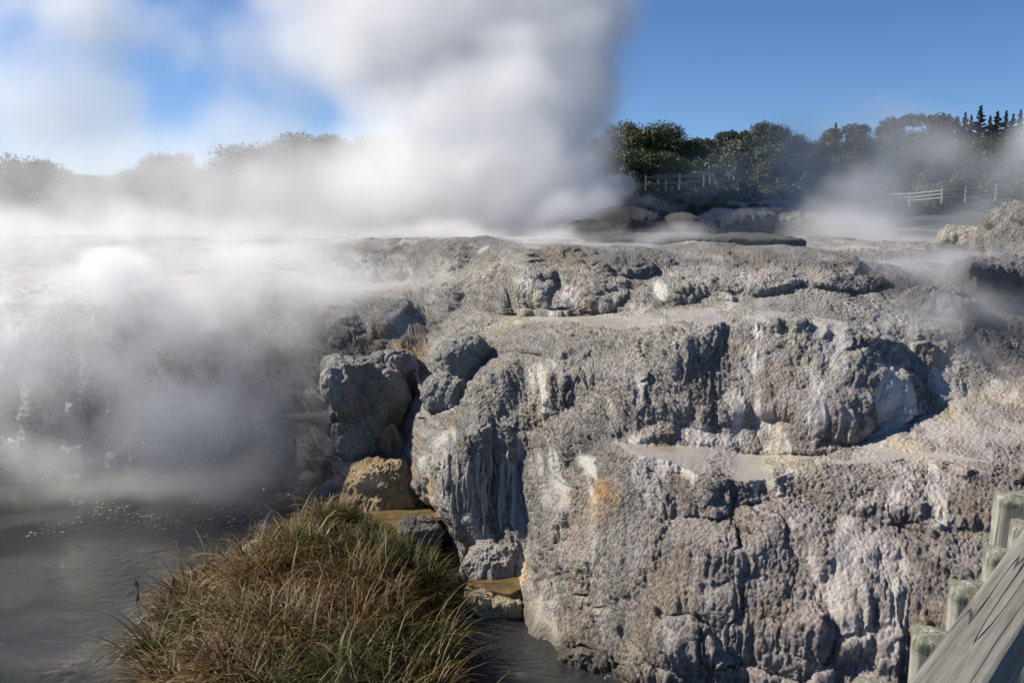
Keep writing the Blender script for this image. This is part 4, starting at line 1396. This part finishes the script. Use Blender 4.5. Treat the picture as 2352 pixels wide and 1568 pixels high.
def fence(label, posts, Y, rails, extra_h=0.3):
    """posts: (px, py_top, py_bottom, dY)"""
    pts = [(W3(px, pt, Y + dy), W3(px, pb, Y + dy)) for px, pt, pb, dy in posts]
    root = empty('post_and_rail_fence', pts[0][1])
    tag(root, label, 'fence')
    o0 = Vector(root.location)
    for t, b in pts:
        g = Bag()
        box(g, ((t.x), t.y, (t.z + b.z) / 2 - extra_h / 2) - np.array(o0), (0.11, 0.11, t.z - b.z + extra_h))
        g.build('post', M_FENCE, root, False)
    for i in range(len(pts) - 1):
        for fr in rails:
            a = pts[i][1].lerp(pts[i][0], fr) - o0; b = pts[i + 1][1].lerp(pts[i + 1][0], fr) - o0
            d = (b - a).normalized() * 0.08
            g = Bag()
            rail_between(g, a + d, b - d)
            g.build('rail', M_FENCE, root, False)
    return root


fence('pale grey post and rail fence round the viewing platform above the geyser cone',
      [(1484, 402, 426, 0), (1512, 402, 428, 0), (1562, 398, 426, 0.3), (1618, 400, 420, 1.5), (1632, 400, 418, 3.5)], 57, (0.25, 0.78))
fence('faint white post and rail fence far off on the right behind the steam',
      [(2050, 440, 470, 6), (2092, 440, 466, 3), (2166, 432, 458, 0), (2220, 430, 456, 2), (2290, 424, 452, 5), (2360, 428, 455, 8)], 60, (0.2, 0.5, 0.82))


def board():
    p = W3(1522, 408, 56.5)
    root = empty('information_board', (p.x, p.y, p.z - 0.9))
    tag(root, 'sloping grey information board on two legs at the platform fence', 'sign board')
    for s in (-0.25, 0.25):
        g = Bag(); box(g, (s, 0, 0.45), (0.1, 0.1, 0.9)); g.build('leg', M_FENCE, root, False)
    g = Bag()
    rail_between(g, (-0.68, 0, 0.95), (0.68, 0, 0.95), 0.12, 0.34)
    g.build('panel', M_BARK, root, False)


board()

# ------------------------------------------------------------------ steam: real volumes, each a voxel field
def mat_steam(name, dens, color=(0.965, 0.963, 0.968), aniso=0.4):
    m = bpy.data.materials.new(name)
    m.use_nodes = True
    nt = m.node_tree
    nt.nodes.clear()
    out = nt.nodes.new('ShaderNodeOutputMaterial')
    v = nt.nodes.new('ShaderNodeVolumePrincipled')
    nt.links.new(v.outputs[0], out.inputs['Volume'])
    v.inputs['Density'].default_value = dens
    v.inputs['Color'].default_value = (*color, 1)
    v.inputs['Anisotropy'].default_value = aniso
    v.inputs['Density Attribute'].default_value = 'density'
    return m


def steam(name, lo_, hi, res, fn, mat):
    n = [int(round((hi[i] - lo_[i]) / res)) + 1 for i in range(3)]
    ax = [lo_[i] + res * np.arange(n[i]) for i in range(3)]
    X, Y, Z = np.meshgrid(*ax, indexing='ij')
    d = fn(X, Y, Z)
    for a, k in ((X, 0), (Y, 1)):                       # fade to nothing before the sides of the field
        w = 0.12 * (hi[k] - lo_[k])
        d = d * ss(0, w, a - lo_[k]) * ss(0, w, hi[k] - a)
    d = d * ss(0, 0.12 * (hi[2] - lo_[2]), hi[2] - Z)
    d = np.where(d < 0.0015, 0, d).astype(np.float32).ravel()
    me = bpy.data.meshes.new(name)
    me.vertices.add(d.size)
    me.vertices.foreach_set('co', np.stack([X.ravel(), Y.ravel(), Z.ravel()], 1).astype(np.float32).ravel())
    me.attributes.new('density', 'FLOAT', 'POINT').data.foreach_set('value', d)
    me.materials.append(mat)
    o = bpy.data.objects.new(name, me)
    COL.objects.link(o)
    ng = bpy.data.node_groups.new(name, 'GeometryNodeTree')
    ng.interface.new_socket('Geometry', in_out='INPUT', socket_type='NodeSocketGeometry')
    ng.interface.new_socket('Geometry', in_out='OUTPUT', socket_type='NodeSocketGeometry')
    N, L = ng.nodes.new, ng.links.new
    gi, go, vc = N('NodeGroupInput'), N('NodeGroupOutput'), N('GeometryNodeVolumeCube')
    si = N('GeometryNodeSampleIndex'); si.data_type = 'FLOAT'; si.domain = 'POINT'
    at = N('GeometryNodeInputNamedAttribute'); at.data_type = 'FLOAT'; at.inputs['Name'].default_value = 'density'
    pos = N('GeometryNodeInputPosition')
    sub = N('ShaderNodeVectorMath'); sub.operation = 'SUBTRACT'; sub.inputs[1].default_value = lo_
    sc = N('ShaderNodeVectorMath'); sc.operation = 'SCALE'; sc.inputs['Scale'].default_value = 1 / res
    ad = N('ShaderNodeVectorMath'); ad.operation = 'ADD'; ad.inputs[1].default_value = (.5, .5, .5)
    fl = N('ShaderNodeVectorMath'); fl.operation = 'FLOOR'
    dot = N('ShaderNodeVectorMath'); dot.operation = 'DOT_PRODUCT'; dot.inputs[1].default_value = (n[1] * n[2], n[2], 1)
    L(pos.outputs[0], sub.inputs[0]); L(sub.outputs[0], sc.inputs[0]); L(sc.outputs[0], ad.inputs[0])
    L(ad.outputs[0], fl.inputs[0]); L(fl.outputs[0], dot.inputs[0])
    L(gi.outputs[0], si.inputs['Geometry']); L(at.outputs[0], si.inputs['Value']); L(dot.outputs['Value'], si.inputs['Index'])
    L(si.outputs['Value'], vc.inputs['Density'])
    vc.inputs['Min'].default_value = lo_
    vc.inputs['Max'].default_value = [lo_[i] + res * (n[i] - 1) for i in range(3)]
    for k, i in zip('XYZ', range(3)): vc.inputs['Resolution ' + k].default_value = n[i]
    sm = N('GeometryNodeSetMaterial'); sm.inputs['Material'].default_value = mat
    L(vc.outputs[0], sm.inputs[0]); L(sm.outputs[0], go.inputs[0])
    o.modifiers.new('steam', 'NODES').node_group = ng
    tag(o, kind='stuff')
    return o


def blobs(lst, warp=(1.2, 0.22), warp2=(0.4, 0.7), seed=500, tex=(0.5, 0.35)):
    """lst of (px, py, Y, rx_px, rz_px, ry_m, weight, softness)  softness 1 = veil, small = crisp puff"""
    def fn(X, Y, Z):
        a, f = warp
        b, g = warp2
        wx = X + a * fbm(X * f, Y * f, Z * f, 2, seed) + b * fbm(X * g, Y * g, Z * g, 4, seed + 50)
        wy = Y + a * fbm(X * f + 31, Y * f, Z * f, 2, seed + 1) + b * fbm(X * g, Y * g + 17, Z * g, 4, seed + 51)
        wz = Z + a * fbm(X * f, Y * f + 23, Z * f, 2, seed + 2) + b * fbm(X * g, Y * g, Z * g + 29, 4, seed + 52)
        out = np.zeros(X.shape, np.float32)
        for px, py, Yc, rx, rz, ry, w, soft in lst:
            c = W3(px, py, Yc)
            k = Yc / FOC
            d2 = ((wx - c.x) / (rx * k)) ** 2 + ((wy - c.y) / ry) ** 2 + ((wz - c.z) / (rz * k)) ** 2
            if soft >= 1:
                out += w * np.clip(1 - d2, 0, 1) ** 2
            else:
                out += w * ss(0, soft, 1 - np.sqrt(d2))
        out = 1.5 * out / (1 + 0.8 * out)
        t = 0.5 + fbm(X * tex[1], Y * tex[1], Z * tex[1] * 0.8, 4, seed + 90)
        return out * np.clip(1 + tex[0] * 2 * (t - 0.5) * 1.6, 0.05, 3)
    return fn


ST = mat_steam('white_steam', 0.62)
ST_VEIL = mat_steam('thin_steam', 0.6)
ST_SHADE = mat_steam('low_steam', 0.8)

ST_COL = mat_steam('column_steam', 0.48)
# the column over the geyser
steam('steam_column', (-27, 35, 5.6), (15, 68, 32), 0.29, blobs([
    (1170, 505, 44, 230, 90, 4.0, 3.0, 0.8),
    (1150, 410, 45.5, 280, 140, 5.0, 2.0, 0.7),
    (1000, 470, 45, 180, 90, 3.5, 0.6, 1),
    (1110, 280, 49, 340, 160, 6, 0.9, 0.6),
    (1240, 200, 51, 220, 180, 5.5, 0.9, 0.5),
    (1060, 120, 54, 440, 190, 6.0, 0.7, 0.6),
    (840, 100, 57, 250, 210, 6, 0.35, 0.9),
    (1040, -60, 57, 480, 200, 6.5, 0.7, 0.6),
    (1270, 30, 55, 210, 170, 6.0, 0.7, 0.5),
    (1330, 380, 45, 110, 140, 4, 0.35, 0.9),
    (930, 420, 46, 260, 130, 4, 0.22, 1),
    (1310, 500, 42, 150, 60, 3.0, 0.9, 0.8),
    (700, -20, 58, 220, 200, 6, 0.12, 1),
], (1.4, 0.2), (1.15, 0.5), 500, (0.25, 0.35)), ST_COL)

# the bank of drifting steam on the left, in front of the trees
steam('steam_drift', (-46, 41, 5.0), (-1, 58, 17), 0.4, blobs([
    (500, 550, 49, 900, 110, 6, 0.17, 1),
    (100, 540, 49, 700, 120, 6, 0.11, 1),
    (700, 450, 49, 460, 140, 6, 0.09, 1),
    (820, 510, 47, 330, 120, 5, 0.16, 1),
    (420, 430, 49, 900, 200, 6, 0.125, 1),
], (2.0, 0.12), (1.0, 0.45), 600, (0.75, 0.25)), ST_SHADE)

# torn steam drifting high behind the trees
ST_HIGH = mat_steam('high_steam', 0.5)
steam('high_steam_cloud', (-85, 76, 11.0), (5, 112, 56), 0.8, blobs([
    (300, 160, 94, 560, 260, 9, 0.05, 1),
    (160, 10, 94, 380, 130, 8, 0.14, 1),
    (500, 330, 94, 420, 200, 9, 0.045, 1),
    (360, 50, 94, 280, 90, 7, 0.15, 1),
    (40, 260, 94, 420, 230, 9, 0.06, 1),
    (600, 90, 94, 280, 210, 9, 0.10, 1),
], (4, 0.07), (2.2, 0.25), 650, (0.75, 0.13)), ST_HIGH)

# the white puffs and mist over the river by the left cliff
steam('river_steam', (-21, 13.5, 0.0), (-1.2, 30.5, 9.4), 0.16, blobs([
    (245, 600, 22.5, 85, 62, 1.0, 2.6, 0.35),
    (170, 640, 22.5, 100, 60, 1.0, 2.2, 0.35),
    (150, 700, 22.2, 190, 90, 1.4, 1.0, 0.55),
    (10, 700, 22, 150, 70, 1.4, 1.0, 0.5),
    (20, 760, 21.5, 220, 120, 1.6, 0.9, 0.7),
    (260, 790, 21.7, 300, 150, 1.7, 1.0, 1),
    (60, 850, 21.5, 320, 150, 1.7, 1.0, 1),
    (430, 800, 22, 280, 190, 1.7, 0.8, 1),
    (410, 910, 21.4, 200, 120, 1.3, 0.8, 1),
    (560, 730, 23.5, 300, 170, 2.0, 1.0, 1),
    (600, 850, 22.4, 200, 200, 1.4, 0.8, 1),
    (200, 960, 21.6, 460, 120, 1.6, 1.0, 1),
    (500, 970, 21.4, 330, 110, 1.5, 0.6, 1),
    (60, 1020, 20.5, 380, 80, 1.8, 0.5, 1),
    (350, 1060, 21.0, 560, 60, 2, 0.45, 1),
    (660, 1020, 21.8, 120, 110, 1.2, 0.5, 1),
    (300, 1105, 22.3, 650, 60, 2.4, 0.45, 1),
    (640, 1090, 22.0, 200, 60, 2.0, 0.35, 1),
    (690, 640, 25.5, 240, 120, 2.2, 0.8, 1),
    (400, 630, 25.5, 360, 120, 2.4, 1.25, 1),
    (150, 570, 26, 400, 120, 2.4, 1.15, 1),
    (860, 1120, 19.0, 60, 50, 0.5, 0.20, 1),
], (0.7, 0.35), (0.3, 1.1), 700, (0.6, 0.6)), ST)

# thin veils sliding over the terrace
steam('terrace_mist', (-26, 22, 5.2), (11, 43, 9.8), 0.24, blobs([
    (900, 560, 35, 320, 60, 4, 0.30, 1),
    (300, 570, 35, 600, 75, 4.5, 0.28, 1),
    (450, 540, 38.5, 750, 55, 3.5, 0.2, 1),
    (820, 545, 37, 250, 45, 3.0, 0.2, 1),
    (600, 600, 31, 350, 70, 3, 0.40, 1),
    (1060, 590, 29, 120, 75, 1.8, 0.55, 1),
    (1090, 650, 26, 70, 70, 1.2, 0.40, 1),
    (1300, 570, 30, 300, 45, 3, 0.30, 1),
    (1180, 540, 38, 400, 35, 4, 0.5, 1),
    (800, 640, 26, 260, 100, 2, 0.34, 1),
    (720, 580, 31, 300, 70, 3, 0.35, 1),
    (650, 680, 24.5, 160, 90, 1.4, 0.30, 1),
    (980, 640, 25, 160, 80, 1.6, 0.16, 1),
    (1420, 600, 27, 150, 40, 2, 0.16, 1),
    (1500, 562, 29.5, 300, 24, 2, 0.25, 1),
    (1750, 560, 30, 250, 22, 3, 0.20, 1),
], (0.8, 0.3), (0.35, 1.0), 800, (0.8, 0.5)), ST_VEIL)

# small bright jets beside the dark cone
steam('steam_jet', (1.5, 42.5, 6.4), (11, 50, 12), 0.13, blobs([
    (1360, 460, 45.5, 70, 55, 1.1, 1.2, 0.5),
    (1410, 428, 45.5, 52, 34, 0.8, 1.6, 0.4),
    (1440, 418, 45.5, 24, 18, 0.5, 1.6, 0.4),
    (1480, 465, 45, 45, 22, 0.8, 0.6, 1),
    (1540, 480, 45, 60, 18, 0.8, 0.3, 1),
], (0.3, 0.7), (0.14, 2.2), 900, (0.4, 1.0)), ST)

# the shaded steam on the right, over the flats
steam('shaded_steam', (4.5, 33, 5.8), (46, 62, 17), 0.33, blobs([
    (1960, 520, 42, 200, 85, 4, 0.42, 0.9),
    (2000, 440, 44, 150, 70, 4, 0.16, 1),
    (2060, 560, 40, 260, 45, 4, 0.30, 1),
    (1800, 560, 42, 220, 35, 4, 0.22, 1),
    (1850, 450, 48, 60, 50, 2, 0.22, 1),
    (1740, 420, 50, 40, 40, 1.5, 0.10, 1),
    (2180, 400, 50, 330, 150, 5, 0.07, 1),
    (1950, 370, 52, 380, 170, 5, 0.085, 1),
    (1720, 440, 50, 330, 130, 4, 0.055, 1),
    (2200, 500, 46, 200, 50, 4, 0.10, 1),
    (2370, 400, 40, 100, 140, 3, 0.30, 1),
    (2400, 320, 40, 80, 80, 3, 0.3, 1),
], (1.2, 0.22), (0.5, 0.7), 1000, (0.7, 0.4)), ST_SHADE)

# dim vapour clinging to the right slope
steam('slope_vapour', (4, 14.5, 3.0), (17, 28, 8.4), 0.18, blobs([
    (2150, 640, 23, 260, 70, 2, 0.9, 1),
    (2250, 740, 21, 220, 100, 1.6, 0.85, 1),
    (2120, 760, 20, 120, 90, 1.2, 0.8, 1),
    (2180, 840, 19, 120, 60, 1.0, 0.4, 1),
    (2330, 650, 23, 220, 80, 2, 0.5, 1),
    (2020, 610, 25, 180, 40, 2, 0.22, 1),
], (0.6, 0.4), (0.3, 1.2), 1100, (0.7, 0.7)), ST_SHADE)
